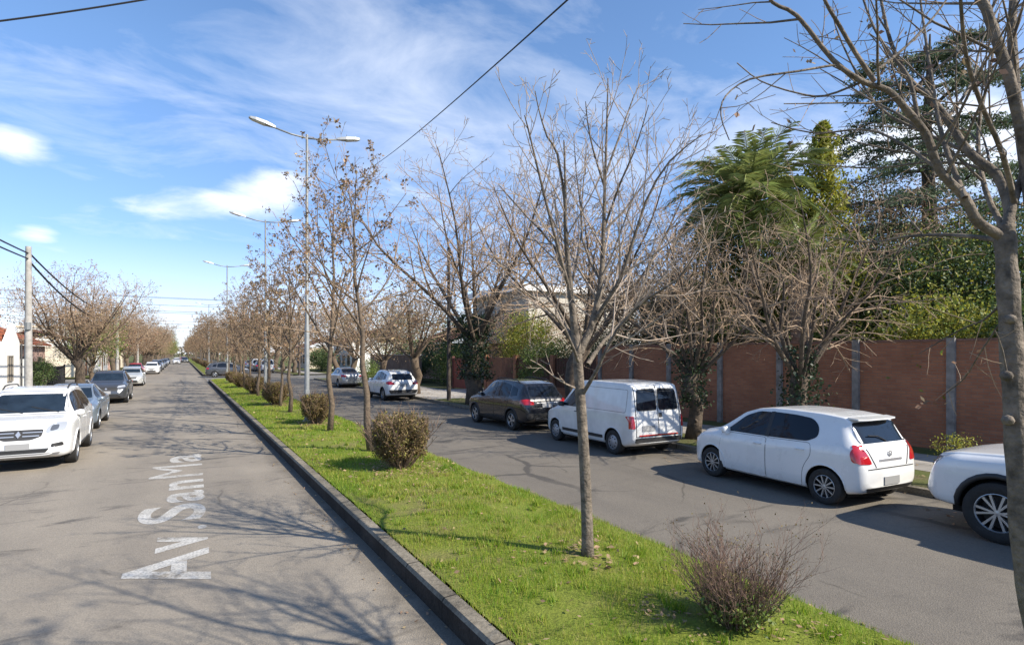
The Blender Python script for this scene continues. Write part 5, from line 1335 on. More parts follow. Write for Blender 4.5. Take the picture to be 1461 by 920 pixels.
def wheel(parent, x, y, r, w, style, side):
    key = (round(r, 3), style)
    wn_ = empty('wheel', (x, y, r), 0 if side > 0 else math.pi, parent)
    if key in WHEELS:
        for o in WHEELS[key]:
            c = o.copy(); COL.objects.link(c); c.parent = wn_
        return wn_
    t = MB(); rr_ = r * (.64 if style != 'steel' else .60)
    t.lathe([(-w / 2, rr_), (-w / 2 - .0, rr_ * 1.1), (-w * .5, r * .90), (-w * .42, r * .975), (-w * .2, r), (w * .2, r), (w * .42, r * .975), (w * .5, r * .90), (w * .5, rr_ * 1.12), (w * .44, rr_), (w * .1, rr_ * .98)], 'x', n=40)
    ty = t.build('tyre', TYRE, wn_, smooth=True, sharp=40)
    rm = MB(); f = w * .40
    rm.lathe([(f + .012, rr_), (f + .016, rr_ * .965), (f, rr_ * .93)], 'x', n=40); rm.lathe([(f, rr_ * .93), (-.02, rr_ * .86)], 'x', n=40, mi=1)
    rm.lathe([(-.025, rr_ * .95), (-.02, .001)], 'x', n=24, mi=1)
    if style == 'steel':
        rm.lathe([(f - .005, rr_ * .93), (f + .012, rr_ * .80), (f + .018, rr_ * .45), (f + .028, rr_ * .3), (f + .03, .001)], 'x', n=40)
        for k in range(8):
            a = k * .7854; rm.box((f + .016, math.cos(a) * rr_ * .66, math.sin(a) * rr_ * .66), (.012, rr_ * .2, rr_ * .16), 0, 1)
    else:
        n = {'ten': 10, 'six': 6, 'five': 5, 'twin': 7}[style]
        rm.lathe([(f - .02, rr_ * .17), (f + .002, rr_ * .15), (f + .006, .001)], 'x', n=20)
        for k in range(n):
            for dd in ((-.13, .13) if style in ('six', 'twin') else (0,)):
                a = k * 6.2832 / n + dd * .6; a2 = k * 6.2832 / n + dd * (1.5 if style == 'six' else 1.2); hw = {'ten': .010, 'six': .0095, 'five': .026, 'twin': .012}[style] * r / .3
                p0 = Vector((0, math.cos(a), math.sin(a))) * rr_ * .13; p1 = Vector((0, math.cos(a2), math.sin(a2))) * rr_ * .93
                dr = (p1 - p0).normalized(); sd = Vector((1, 0, 0)).cross(dr); V_ = []
                for p, h_, hw_ in ((p0, f + .004, hw * .9), (p1, f + .002, hw * 1.25)):
                    V_ += [tuple(p + sd * hw_ + Vector((h_, 0, 0))), tuple(p - sd * hw_ + Vector((h_, 0, 0))), tuple(p - sd * hw_ * 1.1 + Vector((h_ - .045, 0, 0))), tuple(p + sd * hw_ * 1.1 + Vector((h_ - .045, 0, 0)))]
                rm.add(V_, [(0, 1, 5, 4), (1, 2, 6, 5), (2, 3, 7, 6), (3, 0, 4, 7), (4, 5, 6, 7), (3, 2, 1, 0)])
    ri = rm.build('rim', [STEEL if style == 'steel' else RIMM, RIMD], wn_, smooth=True, sharp=35)
    WHEELS[key] = (ty, ri); return wn_
def mirror_part(bv, parent, y, z, hw, sx, m):
    b = MB(); secs = []
    for (q, w, h_) in ((0, .03, .03), (.05, .055, .055), (.11, .06, .07), (.17, .05, .06), (.20, .02, .03)):
        x = sx * (hw - .02 + q); c = chaikin([(-w, -h_), (w, -h_), (w * 1.2, h_ * .3), (w * .6, h_), (-w, h_), (-w, -h_)], 1)[:-1]
        secs.append([(x, y + a, z + b_) for a, b_ in c])
    n = len(secs[0]); b.add([p for s in secs for p in s], [(i * n + j, i * n + (j + 1) % n, (i + 1) * n + (j + 1) % n, (i + 1) * n + j) for i in range(4) for j in range(n)] + [tuple(range(n)), tuple(range(4 * n, 5 * n))])
    o = b.build('door_mirror', m, parent, smooth=True, sharp=50)
    return o
def car(name, S, pm, loc, rz, label, cat='car', group=None, glass=CGLASS, detail=True):
    root = empty(name, loc, rz); tag(root, label, cat, group)
    body, bv = car_body(S, pm); body.parent = root
    W, r_ = S['W'], S['wheel_r']
    for yy in S['axles']:
        for sx in (-1, 1): wheel(root, sx * (W / 2 - S.get('tyre_w', .2) / 2 - S.get('inset', .015)), yy, r_, S.get('tyre_w', .2), S['rim'], sx)
    both = (False, True)
    if 'screen' in S: decal('windscreen', bv, 'front', S['screen'], .004, CGLASS2, root)
    if 'rear_glass' in S:
        for p in S['rear_glass']: decal('rear_window', bv, 'rear', p, .004, glass, root)
    doors = []
    for fl in both:
        if detail:
            for p in S.get('doors', []):
                s = decal('door', bv, 'side', p, .0045, pm, root, depth=.01, flip=fl)
                decal('door_seam', bv, 'side', grow_poly(p, .007), .0012, SEAM, s, depth=.01, flip=fl); doors.append(s)
        for p in S['side_glass']: decal('side_window', bv, 'side', p, .008, glass, root, flip=fl)
        if S.get('band'): decal('window_surround', bv, 'side', S['band'], .0062, S.get('band_mat', TRIM), root, flip=fl)
        if detail:
            for (y, z) in S.get('handles', []):
                sx = -1 if fl else 1; hit, no, _, _ = bv.ray_cast(Vector((sx * 5, y, z)), Vector((-sx, 0, 0)))
                if hit: b = MB(); x = hit.x + sx * .03; b.tube([(hit.x, y - .085, z), (x, y - .065, z + .004), (x, y + .065, z + .004), (hit.x, y + .085, z)], .0125, 6); b.build('door_handle', S.get('handle_mat', pm), root, smooth=True)
            for p in S.get('cladding', []): decal('side_cladding', bv, 'side', p, .014, TRIM, root, flip=fl)
            for p in S.get('arch', []): pass
    if detail:
        for yy in S['axles']:
            for sx in (-1, 1):
                rim_r = r_ + S.get('arch_gap', .055); pts = []
                for j in range(17):
                    a = R(-14) + R(208) * j / 16; y, z = yy + math.cos(a) * rim_r, r_ + .01 + math.sin(a) * rim_r
                    if z < S['clear'] + .02: continue
                    hit, no, _, _ = bv.ray_cast(Vector((sx * 5, y, z)), Vector((-sx, 0, 0)))
                    if hit is not None and abs(hit.x) > W * .38: pts.append(hit)
                if len(pts) > 3:
                    b = MB(); b.tube(pts, S.get('arch_w', .013), 6); b.build('arch_lip', S.get('arch_mat') or pm, root, smooth=True)
    if 'headlight' in S:
        for q in both: decal('headlight', bv, 'front', mir(S['headlight']) if q else S['headlight'], .006, LAMPC, root, grid=.05)
    for p in S.get('grille', []): 
        g_ = decal('grille', bv, 'front', p, .004, TRIM, root, grid=.06)
    for p in S.get('chrome_bars', []): decal('grille_bar', bv, 'front', p, .014, CHROME, root, grid=.06)
    if 'fog' in S:
        for q in both: decal('fog_lamp', bv, 'front', mir(S['fog']) if q else S['fog'], .005, TRIM, root, grid=.05)
    if 'skid' in S: decal('front_skid_plate', bv, 'front', S['skid'], .010, S.get('skid_mat', STEEL), root)
    if 'emblem' in S: decal('emblem', bv, 'front', S['emblem'], .024, CHROME, root, grid=.2)
    if 'plate_f' in S:
        z = S['plate_f']; decal('number_plate', bv, 'front', [(-.20, z - .065), (.20, z - .065), (.20, z + .065), (-.20, z + .065)], .018, PLATE, root, depth=.03, grid=.4)
    for p, m in S.get('rear_parts', []):
        decal('rear_trim', bv, 'rear', p, .009, {'trim': TRIM, 'chrome': CHROME, 'paint': pm, 'red': LAMPR, 'seam': SEAM}[m], root, grid=.06)
    if 'tail' in S:
        for q in both: 
            t = decal('tail_light', bv, 'rear', mir(S['tail']) if q else S['tail'], .010, LAMPR, root, grid=.04)
    if 'tail_side' in S:
        for q in both: decal('tail_light', bv, 'side', S['tail_side'], .010, LAMPR, root, grid=.05, flip=q)
    if 'plate_r' in S:
        x, z = S['plate_r']; decal('number_plate', bv, 'rear', [(x - .20, z - .065), (x + .20, z - .065), (x + .20, z + .065), (x - .20, z + .065)], .016, S.get('plate_mat', PLATE), root, depth=.03, grid=.4)
    if detail and 'mirror' in S:
        y, z = S['mirror']
        for sx in (-1, 1):
            hit, no, _, _ = bv.ray_cast(Vector((sx * 5, y, z)), Vector((-sx, 0, 0)))
            mirror_part(bv, root, y, z, abs(hit.x) if hit else W * .46, sx, S.get('mirror_mat') or pm)
    if S.get('rails'):
        for sx in (-1, 1):
            ya, yb = S['rails']; x = sx * (float(soft(S['roofw'], (ya + yb) / 2)) - .07); pts = []
            for j in range(9):
                y = ya + (yb - ya) * j / 8; z = float(soft(S['top'], y)); pts.append((x, y, z + (.045 if 0 < j < 8 else -.01)))
            b = MB(); b.tube(pts, .017, 6); b.build('roof_rail', S.get('rail_mat', TRIM), root, smooth=True)
    # underbody so that daylight does not show beneath the sills
    b = MB(); b.b2(-W * .36, W * .36, -S['L'] / 2 + .35, S['L'] / 2 - .35, S['clear'] - .03, S['clear'] + .2)
    for yy in S['axles']: b.tube([(-W * .38, yy, r_), (W * .38, yy, r_)], .05, 6)
    b.build('underbody', WELL, root)
    return root, bv
def std_plan(L, W, nose=.62, tail=.72):
    h = L / 2; w = W / 2
    return [(-h, w * tail), (-h + .04, w * (tail + .11)), (-h + .12, w * .925), (-h + .32, w * .975), (-h + .8, w), (h * .35, w), (h - .75, w * .985), (h - .38, w * .94), (h - .18, w * .85), (h - .06, w * (nose + .09)), (h, w * nose)]

# white five door hatchback
H_ = 1.89
HATCH = dict(L=3.78, W=1.69, wheel_r=.298, axles=(-1.28, 1.18), rim='ten', clear=.17, tyre_w=.19,
    top=[(-1.89, .60), (-1.885, .74), (-1.86, .90), (-1.82, .99), (-1.77, 1.05), (-1.56, 1.40), (-1.49, 1.455), (-1.1, 1.495), (-.5, 1.515), (-.1, 1.51), (.25, 1.47), (.55, 1.375), (1.02, 1.06), (1.12, 1.02), (1.5, .935), (1.72, .83), (1.83, .70), (1.87, .62), (1.89, .52)],
    shoulder=[(-1.89, .55), (-1.85, .80), (-1.75, .97), (-1.5, 1.0), (-.6, .955), (.6, .915), (1.1, .90), (1.5, .85), (1.75, .72), (1.89, .48)],
    bot=[(-1.89, .36), (-1.8, .26), (-1.5, .19), (1.5, .18), (1.8, .20), (1.89, .30)], plan=std_plan(3.78, 1.69, .60, .74),
    roofw=[(-1.89, .60), (-1.75, .60), (-1.5, .575), (-.5, .60), (.3, .58), (.55, .60), (1.05, .68), (1.5, .64), (1.89, .45)],
    screen=rpoly([(-.62, 1.06), (.62, 1.06), (.53, 1.40), (-.53, 1.40)], .06), rear_glass=[rpoly([(-.61, 1.05), (.61, 1.05), (.55, 1.37), (-.55, 1.37)], .07)],
    side_glass=[rpoly([(.86, .985), (-.10, .99), (-.10, 1.42), (.18, 1.415), (.48, 1.31)], [.02, .02, .02, .08, .10]), rpoly([(-.16, .99), (-.95, 1.01), (-1.13, 1.10), (-1.10, 1.26), (-.95, 1.385), (-.6, 1.42), (-.16, 1.43)], [.02, .06, .08, .1, .1, .05, .02])],
    doors=[rpoly([(.95, .25), (.98, .60), (.92, .955), (-.12, .965), (-.12, .24)], .05), rpoly([(-.14, .24), (-.14, .965), (-1.02, .985), (-1.05, .80), (-.88, .55), (-.86, .24)], [.04, .03, .06, .12, .2, .04])],
    handles=[(.05, .84), (-.84, .86)], mirror=(.80, 1.0),
    headlight=rpoly([(.40, .70), (.76, .74), (.72, .86), (.46, .80)], .04), grille=[rpoly([(-.36, .62), (.36, .62), (.42, .72), (-.42, .72)], .03), rpoly([(-.5, .30), (.5, .30), (.42, .46), (-.42, .46)], .04)], plate_f=.53,
    tail=rpoly([(.50, .74), (.765, .745), (.785, .90), (.72, 1.05), (.62, 1.00)], .05), tail_side=rpoly([(-1.87, .75), (-1.74, .77), (-1.70, .90), (-1.74, 1.03), (-1.82, 1.04)], .04), plate_r=(0, .45), plate_mat=PLATE,
    rear_parts=[(rpoly([(-.30, .765), (.30, .765), (.30, .80), (-.30, .80)], .01), 'chrome'), (rpoly([(-.60, .655), (.60, .655), (.60, .665), (-.60, .665)], .002), 'seam'), (rpoly([(-.55, .28), (.55, .28), (.62, .36), (-.62, .36)], .03), 'trim'),
                (rpoly([(.40, .68), (.41, .68), (.56, .98), (.55, .98)], .001), 'seam'), (rpoly([(-.40, .68), (-.41, .68), (-.56, .98), (-.55, .98)], .001), 'seam')])
hb, hbv = car('hatchback', HATCH, PW, (10.17, 6.93, 0), R(-3.5), 'white five door hatchback with red tail lamps parked behind the pickup', 'car', 'cars parked on the right')
# roof spoiler, wiper and badge
b = MB(); pts = [(-.53, -1.50), (.53, -1.50), (.50, -1.66), (.3, -1.70), (-.3, -1.70), (-.50, -1.66)]
b.add([(x, y, 1.452 + (y + 1.5) * .12) for x, y in pts] + [(x, y, 1.425 + (y + 1.5) * .1) for x, y in pts], [(0, 1, 2, 3, 4, 5)[::-1], (6, 7, 8, 9, 10, 11)] + [(i, (i + 1) % 6, 6 + (i + 1) % 6, 6 + i) for i in range(6)]); b.build('roof_spoiler', PW, hb)
b = MB(); b.tube([(.05, -1.775, 1.07), (-.12, -1.74, 1.15), (-.36, -1.73, 1.17)], .010, 5); b.build('rear_wiper', TRIM, hb)
b = MB(); b.lathe([(-.004, .045), (.006, .045), (.006, .03), (-.004, .03)], 'y', (0, -1.872, .88), 16, closed=True); b.b2(-.028, .028, -1.880, -1.868, .875, .885); b.build('badge', CHROME, hb)

for fl in (False, True): decal('pillar_trim', hbv, 'side', rpoly([(-.09, .985), (-.17, .985), (-.17, 1.435), (-.09, 1.43)], .01), .0095, TRIM, hb, flip=fl)
for fl in (False, True): decal('fuel_flap' if fl else 'side_protector', hbv, 'side', rpoly([(-1.42, .86), (-1.58, .86), (-1.58, .99), (-1.42, .99)], .03) if fl else rpoly([(.84, .36), (.84, .375), (-.84, .375), (-.84, .36)], .002), .003, SEAM if not fl else PW, hb, flip=fl)
# white panel van
VAN = dict(L=4.14, W=1.72, wheel_r=.305, axles=(-1.33, 1.30), rim='steel', clear=.19, tyre_w=.19, beltw=.985,
    top=[(-2.07, .58), (-2.065, .74), (-2.04, 1.0), (-1.98, 1.45), (-1.93, 1.68), (-1.86, 1.76), (-1.6, 1.80), (-.4, 1.815), (.2, 1.79), (.5, 1.70), (1.12, 1.14), (1.25, 1.07), (1.6, .98), (1.88, .86), (2.0, .72), (2.07, .55)],
    shoulder=[(-2.07, .54), (-2.03, .85), (-1.9, 1.05), (-.5, 1.04), (.8, 1.0), (1.25, .95), (1.7, .86), (1.95, .68), (2.07, .50)],
    bot=[(-2.07, .34), (-1.95, .27), (-1.7, .22), (1.6, .2), (1.9, .22), (2.07, .30)], plan=[(-2.07, .76), (-2.05, .815), (-1.97, .848), (-1.6, .86), (.8, .86), (1.4, .85), (1.75, .80), (1.93, .70), (2.02, .60), (2.07, .5)],
    roofw=[(-2.07, .74), (-1.8, .73), (0, .74), (.5, .70), (1.15, .72), (1.6, .66), (2.07, .42)],
    screen=rpoly([(-.66, 1.14), (.66, 1.14), (.60, 1.68), (-.60, 1.68)], .07),
    rear_glass=[rpoly([(.045, 1.14), (.66, 1.14), (.60, 1.62), (.045, 1.64)], .07), rpoly([(-.045, 1.14), (-.66, 1.14), (-.60, 1.62), (-.045, 1.64)], .07)],
    side_glass=[rpoly([(1.02, 1.06), (.14, 1.06), (.14, 1.60), (.40, 1.58)], [.03, .04, .05, .08])],
    doors=[rpoly([(1.08, .30), (1.10, .80), (1.02, 1.66 - .60), (.06, 1.06), (.06, .27)], .05)], handles=[(.22, .94)], mirror=(.92, 1.10), mirror_mat=TRIM, handle_mat=TRIM,
    cladding=[rpoly([(.92, .36), (.92, .44), (-.92, .44), (-.92, .36)], .02)],
    headlight=rpoly([(.42, .70), (.76, .74), (.74, .92), (.48, .86)], .04), grille=[rpoly([(-.36, .64), (.36, .64), (.40, .76), (-.40, .76)], .03), rpoly([(-.56, .32), (.56, .32), (.56, .50), (-.56, .50)], .04)], plate_f=.42,
    tail=rpoly([(.735, .70), (.84, .70), (.85, 1.00), (.755, 1.00)], .02), tail_side=rpoly([(-2.03, .70), (-1.955, .70), (-1.945, 1.00), (-2.0, 1.00)], .02), plate_r=(-.33, .70),
    rear_parts=[(rpoly([(-.006, .50), (.006, .50), (.006, 1.74), (-.006, 1.74)], .001), 'seam'), (rpoly([(-.72, .50), (.72, .50), (.72, .512), (-.72, .512)], .001), 'seam'), (rpoly([(-.74, .36), (.74, .36), (.74, .47), (-.74, .47)], .03), 'trim'),
                (rpoly([(.03, .95), (.12, .95), (.12, 1.06), (.03, 1.06)], .01), 'trim'), (rpoly([(-.70, .50), (-.712, .50), (-.70, 1.70), (-.688, 1.70)], .001), 'seam'), (rpoly([(.70, .50), (.712, .50), (.70, 1.70), (.688, 1.70)], .001), 'seam')])
vn, vbv = car('panel_van', VAN, PW2, (10.22, 12.5, 0), R(-1.5), 'white panel van with twin rear door windows parked behind the black car', 'van', 'cars parked on the right')
for fl in (False, True): decal('panel_seam', vbv, 'side', grow_poly(rpoly([(-.02, 1.08), (-1.82, 1.08), (-1.80, 1.62), (-.02, 1.64)], .06), .008), .0012, SEAM, vn, depth=.01, flip=fl)
for p in VAN['rear_glass']: decal('window_seal', vbv, 'rear', grow_poly(p, .022), .0025, TRIM, vn)
for fl in (False, True): decal('load_panel', vbv, 'side', rpoly([(-.02, 1.08), (-1.82, 1.08), (-1.80, 1.62), (-.02, 1.64)], .06), .004, PW2, vn, depth=.01, flip=fl)
decal('rear_bumper_stripe', vbv, 'rear', rpoly([(-.62, .515), (.62, .515), (.62, .545), (-.62, .545)], .01), .012, LAMPR, vn)

# compact crossover shape shared by the black car and the white one far off
SUV = dict(L=4.32, W=1.80, wheel_r=.335, axles=(-1.30, 1.30), rim='five', clear=.21, tyre_w=.215,
    top=[(-2.16, .70), (-2.15, .86), (-2.10, 1.02), (-2.04, 1.10), (-1.78, 1.42), (-1.68, 1.52), (-1.2, 1.60), (-.4, 1.635), (.1, 1.62), (.42, 1.55), (1.0, 1.16), (1.14, 1.10), (1.6, 1.03), (1.9, .93), (2.06, .78), (2.13, .66), (2.16, .56)],
    shoulder=[(-2.16, .62), (-2.08, .92), (-1.9, 1.05), (-.6, 1.04), (.8, 1.0), (1.2, .98), (1.7, .92), (2.0, .76), (2.16, .52)],
    bot=[(-2.16, .42), (-2.05, .32), (-1.7, .25), (1.7, .23), (2.0, .26), (2.16, .36)], plan=std_plan(4.32, 1.80, .62, .74),
    roofw=[(-2.16, .66), (-1.9, .62), (-1.5, .62), (-.4, .65), (.4, .62), (1.1, .72), (1.6, .68), (2.16, .5)],
    screen=rpoly([(-.66, 1.15), (.66, 1.15), (.58, 1.56), (-.58, 1.56)], .06), rear_glass=[rpoly([(-.58, 1.12), (.58, 1.12), (.52, 1.44), (-.52, 1.44)], .07)],
    side_glass=[rpoly([(.86, 1.07), (-.12, 1.08), (-.12, 1.53), (.18, 1.52), (.42, 1.44)], [.02, .02, .02, .06, .08]), rpoly([(-.18, 1.08), (-1.10, 1.10), (-1.02, 1.46), (-.6, 1.53), (-.18, 1.54)], [.02, .06, .08, .06, .02]), rpoly([(-1.18, 1.11), (-1.55, 1.16), (-1.42, 1.38), (-1.10, 1.45)], .04)],
    doors=[rpoly([(.96, .34), (1.0, .70), (.94, 1.03), (-.14, 1.05), (-.14, .33)], .05), rpoly([(-.16, .33), (-.16, 1.05), (-1.12, 1.07), (-1.08, .85), (-.90, .62), (-.88, .33)], [.04, .03, .06, .12, .2, .04])],
    handles=[(.04, .93), (-.90, .95)], mirror=(.84, 1.09),
    cladding=[rpoly([(.90, .27), (.90, .38), (-.90, .38), (-.90, .27)], .02)], arch_w=.026, arch_mat=TRIM,
    headlight=rpoly([(.44, .80), (.80, .84), (.76, .94), (.50, .90)], .03), grille=[rpoly([(-.44, .66), (.44, .66), (.50, .84), (-.50, .84)], .05), rpoly([(-.6, .34), (.6, .34), (.5, .50), (-.5, .50)], .05)], emblem=rpoly([(-.05, .75), (0, .70), (.05, .75), (0, .80)], .005), plate_f=.58,
    tail=rpoly([(.50, .88), (.84, .88), (.85, 1.02), (.74, 1.05), (.52, .98)], .03), tail_side=rpoly([(-2.12, .88), (-1.86, .92), (-1.84, 1.02), (-2.06, 1.06)], .03), plate_r=(0, .84),
    rear_parts=[(rpoly([(-.74, .42), (.74, .42), (.80, .60), (-.80, .60)], .04), 'trim'), (rpoly([(-.4, .92), (.4, .92), (.4, .94), (-.4, .94)], .005), 'chrome'), (rpoly([(-.45, .40), (.45, .40), (.42, .50), (-.42, .50)], .02), 'chrome')], rails=(-1.4, .2))
car('crossover', SUV, PBLK, (10.25, 17.7, 0), R(.8), 'black crossover parked between the white van and the ivy clad tree', 'car', 'cars parked on the right')
car('crossover', SUV, PW, (10.25, 31.6, 0), R(1.0), 'white crossover with black rear bumper parked beneath the brown trees', 'car', 'cars parked on the right')

# the big white five seater on the left, nose towards the viewer
BIGSUV = dict(L=4.52, W=1.855, wheel_r=.355, axles=(-1.42, 1.27), rim='five', clear=.22, tyre_w=.225,
    top=[(-2.26, .72), (-2.25, .9), (-2.2, 1.08), (-2.12, 1.18), (-1.95, 1.5), (-1.84, 1.60), (-1.3, 1.68), (-.4, 1.71), (.2, 1.69), (.52, 1.60), (1.12, 1.17), (1.25, 1.12), (1.7, 1.06), (2.0, .98), (2.14, .88), (2.22, .74), (2.26, .62)],
    shoulder=[(-2.26, .64), (-2.18, .95), (-2.0, 1.10), (-.6, 1.07), (.8, 1.02), (1.3, 1.0), (1.8, .97), (2.06, .84), (2.26, .56)],
    bot=[(-2.26, .44), (-2.1, .34), (-1.8, .26), (1.7, .24), (2.05, .26), (2.26, .34)], plan=std_plan(4.52, 1.855, .66, .74),
    roofw=[(-2.26, .68), (-1.9, .66), (-.4, .68), (.5, .64), (1.2, .76), (1.7, .73), (2.26, .55)],
    screen=rpoly([(-.72, 1.17), (.72, 1.17), (.61, 1.62), (-.61, 1.62)], .06), rear_glass=[rpoly([(-.6, 1.18), (.6, 1.18), (.54, 1.54), (-.54, 1.54)], .07)],
    side_glass=[rpoly([(.94, 1.09), (-.12, 1.11), (-.12, 1.60), (.26, 1.58), (.50, 1.50)], [.02, .02, .02, .06, .08]), rpoly([(-.18, 1.11), (-1.14, 1.14), (-1.06, 1.55), (-.18, 1.61)], [.02, .06, .08, .02]), rpoly([(-1.22, 1.15), (-1.66, 1.22), (-1.5, 1.46), (-1.14, 1.54)], .05)],
    doors=[rpoly([(.98, .36), (1.02, .70), (.98, 1.05), (-.14, 1.08), (-.14, .35)], .05), rpoly([(-.16, .35), (-.16, 1.08), (-1.16, 1.11), (-1.14, .9), (-.98, .66), (-.96, .35)], [.04, .03, .06, .12, .2, .04])],
    handles=[(.04, .96), (-.92, .98)], mirror=(.88, 1.12), arch_w=.022, cladding=[rpoly([(.86, .29), (.86, .40), (-.98, .40), (-.98, .29)], .02)],
    headlight=rpoly([(.45, .80), (.78, .84), (.80, .99), (.60, 1.005), (.47, .92)], .05),
    grille=[rpoly([(-.42, .885), (.42, .885), (.39, .74), (.22, .675), (-.22, .675), (-.39, .74)], .04), rpoly([(-.46, .395), (.46, .395), (.52, .475), (-.52, .475)], .02)],
    chrome_bars=[rpoly([(-.40, .818), (-.07, .818), (-.07, .838), (-.40, .838)], .006), rpoly([(.07, .818), (.40, .818), (.40, .838), (.07, .838)], .006), rpoly([(-.35, .745), (-.07, .745), (-.07, .765), (-.35, .765)], .006), rpoly([(.07, .745), (.35, .745), (.35, .765), (.07, .765)], .006), rpoly([(-.52, .482), (.52, .482), (.52, .498), (-.52, .498)], .006)],
    fog=rpoly([(.55, .50), (.76, .52), (.74, .60), (.56, .58)], .03), skid=rpoly([(-.66, .335), (.66, .335), (.70, .385), (-.70, .385)], .02), emblem=[(-.045, .79), (0, .72), (.045, .79), (0, .86)], plate_f=.545,
    tail=rpoly([(.54, .90), (.86, .90), (.87, 1.10), (.76, 1.12), (.60, 1.02)], .04), rails=(-1.5, .25))
bs, bsv = car('crossover', BIGSUV, PW, (-3.02, 17.9, 0), R(181), 'big white crossover with dark windscreen parked nose towards the viewer on the left', 'car', 'cars parked on the left')

for fl in (False, True):
    q = rpoly([(.52, .84), (.66, .86), (.67, .96), (.55, .955)], .04); decal('lamp_projector', bsv, 'front', mir(q) if fl else q, .009, mat('lamp_inner', (.16, .17, .18), .15, metal=.5, coat=1), bs, grid=.05)
    q = [(-.70, 1.115), (-.715, 1.12), (-.80, .98), (-.79, .975)]
decal('bonnet_seam', bsv, 'front', [(-.70, 1.135), (.70, 1.135), (.70, 1.142), (-.70, 1.142)], .003, SEAM, bs, grid=.08)
for x in (-.35, .30):
    b = MB(); pts = []
    for j in range(6):
        xx = x + .52 * j / 5 - .2; z = 1.165 + .025 * j; h_, _, _, _ = bsv.ray_cast(Vector((xx, 6, z)), Vector((0, -1, 0)))
        if h_: pts.append((xx, h_.y + .015, z))
    b.tube(pts, .011, 5); b.build('wiper', TRIM, bs)
SEDAN = dict(L=4.45, W=1.76, wheel_r=.315, axles=(-1.30, 1.32), rim='five', clear=.17, tyre_w=.20,
    top=[(-2.22, .66), (-2.21, .84), (-2.16, 1.0), (-2.1, 1.04), (-1.7, 1.07), (-1.5, 1.10), (-.9, 1.38), (-.6, 1.44), (-.2, 1.475), (.15, 1.46), (.45, 1.38), (1.05, 1.02), (1.2, .975), (1.7, .90), (2.0, .80), (2.14, .68), (2.2, .58), (2.22, .48)],
    shoulder=[(-2.22, .6), (-2.14, .86), (-1.9, .96), (-.6, .95), (.8, .90), (1.2, .88), (1.7, .82), (2.05, .66), (2.22, .44)],
    bot=[(-2.22, .36), (-2.1, .26), (-1.8, .2), (1.7, .18), (2.05, .2), (2.22, .28)], plan=std_plan(4.45, 1.76, .60, .72),
    roofw=[(-2.22, .66), (-1.6, .66), (-1.3, .62), (-.6, .56), (.3, .57), (.6, .6), (1.1, .70), (1.7, .66), (2.22, .46)],
    screen=rpoly([(-.64, 1.02), (.64, 1.02), (.52, 1.40), (-.52, 1.40)], .06), rear_glass=[rpoly([(-.54, 1.12), (.54, 1.12), (.48, 1.37), (-.48, 1.37)], .06)],
    side_glass=[rpoly([(.90, .965), (-.10, .985), (-.10, 1.39), (.16, 1.385), (.44, 1.29)], [.02, .02, .02, .06, .08]), rpoly([(-.16, .985), (-1.0, 1.0), (-1.15, 1.06), (-.86, 1.31), (-.6, 1.375), (-.16, 1.395)], [.02, .05, .04, .08, .05, .02])],
    doors=[rpoly([(.96, .26), (1.0, .6), (.94, .935), (-.12, .955), (-.12, .25)], .05), rpoly([(-.14, .25), (-.14, .955), (-1.06, .975), (-1.06, .8), (-.90, .58), (-.88, .25)], [.04, .03, .06, .12, .2, .04])],
    handles=[(.04, .84), (-.88, .86)], mirror=(.84, .98),
    headlight=rpoly([(.42, .66), (.78, .70), (.74, .80), (.48, .76)], .03), grille=[rpoly([(-.40, .60), (.40, .60), (.44, .72), (-.44, .72)], .04), rpoly([(-.55, .28), (.55, .28), (.45, .42), (-.45, .42)], .04)], plate_f=.50, emblem=rpoly([(-.04, .66), (0, .62), (.04, .66), (0, .70)], .005),
    tail=rpoly([(.46, .80), (.82, .80), (.82, .96), (.5, .94)], .03), plate_r=(0, .76))
car('sedan', SEDAN, PBLUE, (-3.25, 25.1, 0), R(180), 'grey blue sedan parked second in the left row', 'car', 'cars parked on the left')
HATCHF = dict(HATCH, rim='five')
pg, _ = car('crossover', dict(SUV, arch_mat=None, arch_w=.012), PGRY, (-3.25, 37.0, 0), R(180), 'dark grey crossover parked third in the left row', 'car', 'cars parked on the left')
ps, _ = car('hatchback', HATCHF, PLT, (-3.4, 55.0, 0), R(180), 'pale silver hatchback parked fourth in the left row', 'car', 'cars parked on the left')
sd, _ = car('sedan', SEDAN, PSIL, (11.0, 45.2, 0), R(2), 'silver sedan parked beyond the white crossover on the right', 'car', 'cars parked on the right', detail=False)
def recolour(o, src, new):
    for ch in [o] + list(o.children_recursive):
        if ch.type == 'MESH':
            for i, sl in enumerate(ch.material_slots):
                if ch.data.materials[i] == src: sl.link = 'OBJECT'; sl.material = new
def dup_car(src, srcp, newp, loc, rz, label, group, cat='car'):
    o = copy_tree(src, loc=loc, rz=rz); recolour(o, srcp, newp); return tag(o, label, cat, group)
dup_car(sd, PSIL, PRED, (-4.6, 80, 0), R(180), 'red car parked half on the verge beyond the left side street', 'far cars on the left')
dup_car(ps, PLT, PW, (-3.2, 86, 0), R(180), 'white hatchback parked after the red car on the left', 'far cars on the left')
dup_car(sd, PSIL, PDK, (-3.3, 98, 0), R(180), 'dark blue sedan parked behind the far white hatchback', 'far cars on the left')
dup_car(pg, PGRY, PSIL, (-3.3, 108, 0), R(180), 'silver crossover parked after the dark blue sedan', 'far cars on the left')
dup_car(sd, PSIL, PGRY, (-3.3, 124, 0), R(180), 'dark sedan parked farther along the left kerb', 'far cars on the left')
for v in (138, 155, 172): dup_car(sd, PSIL, PSIL if v == 155 else PDK, (-3.3, v, 0), R(180), 'tiny far car parked along the left kerb', 'cars parked along the distant left kerb')
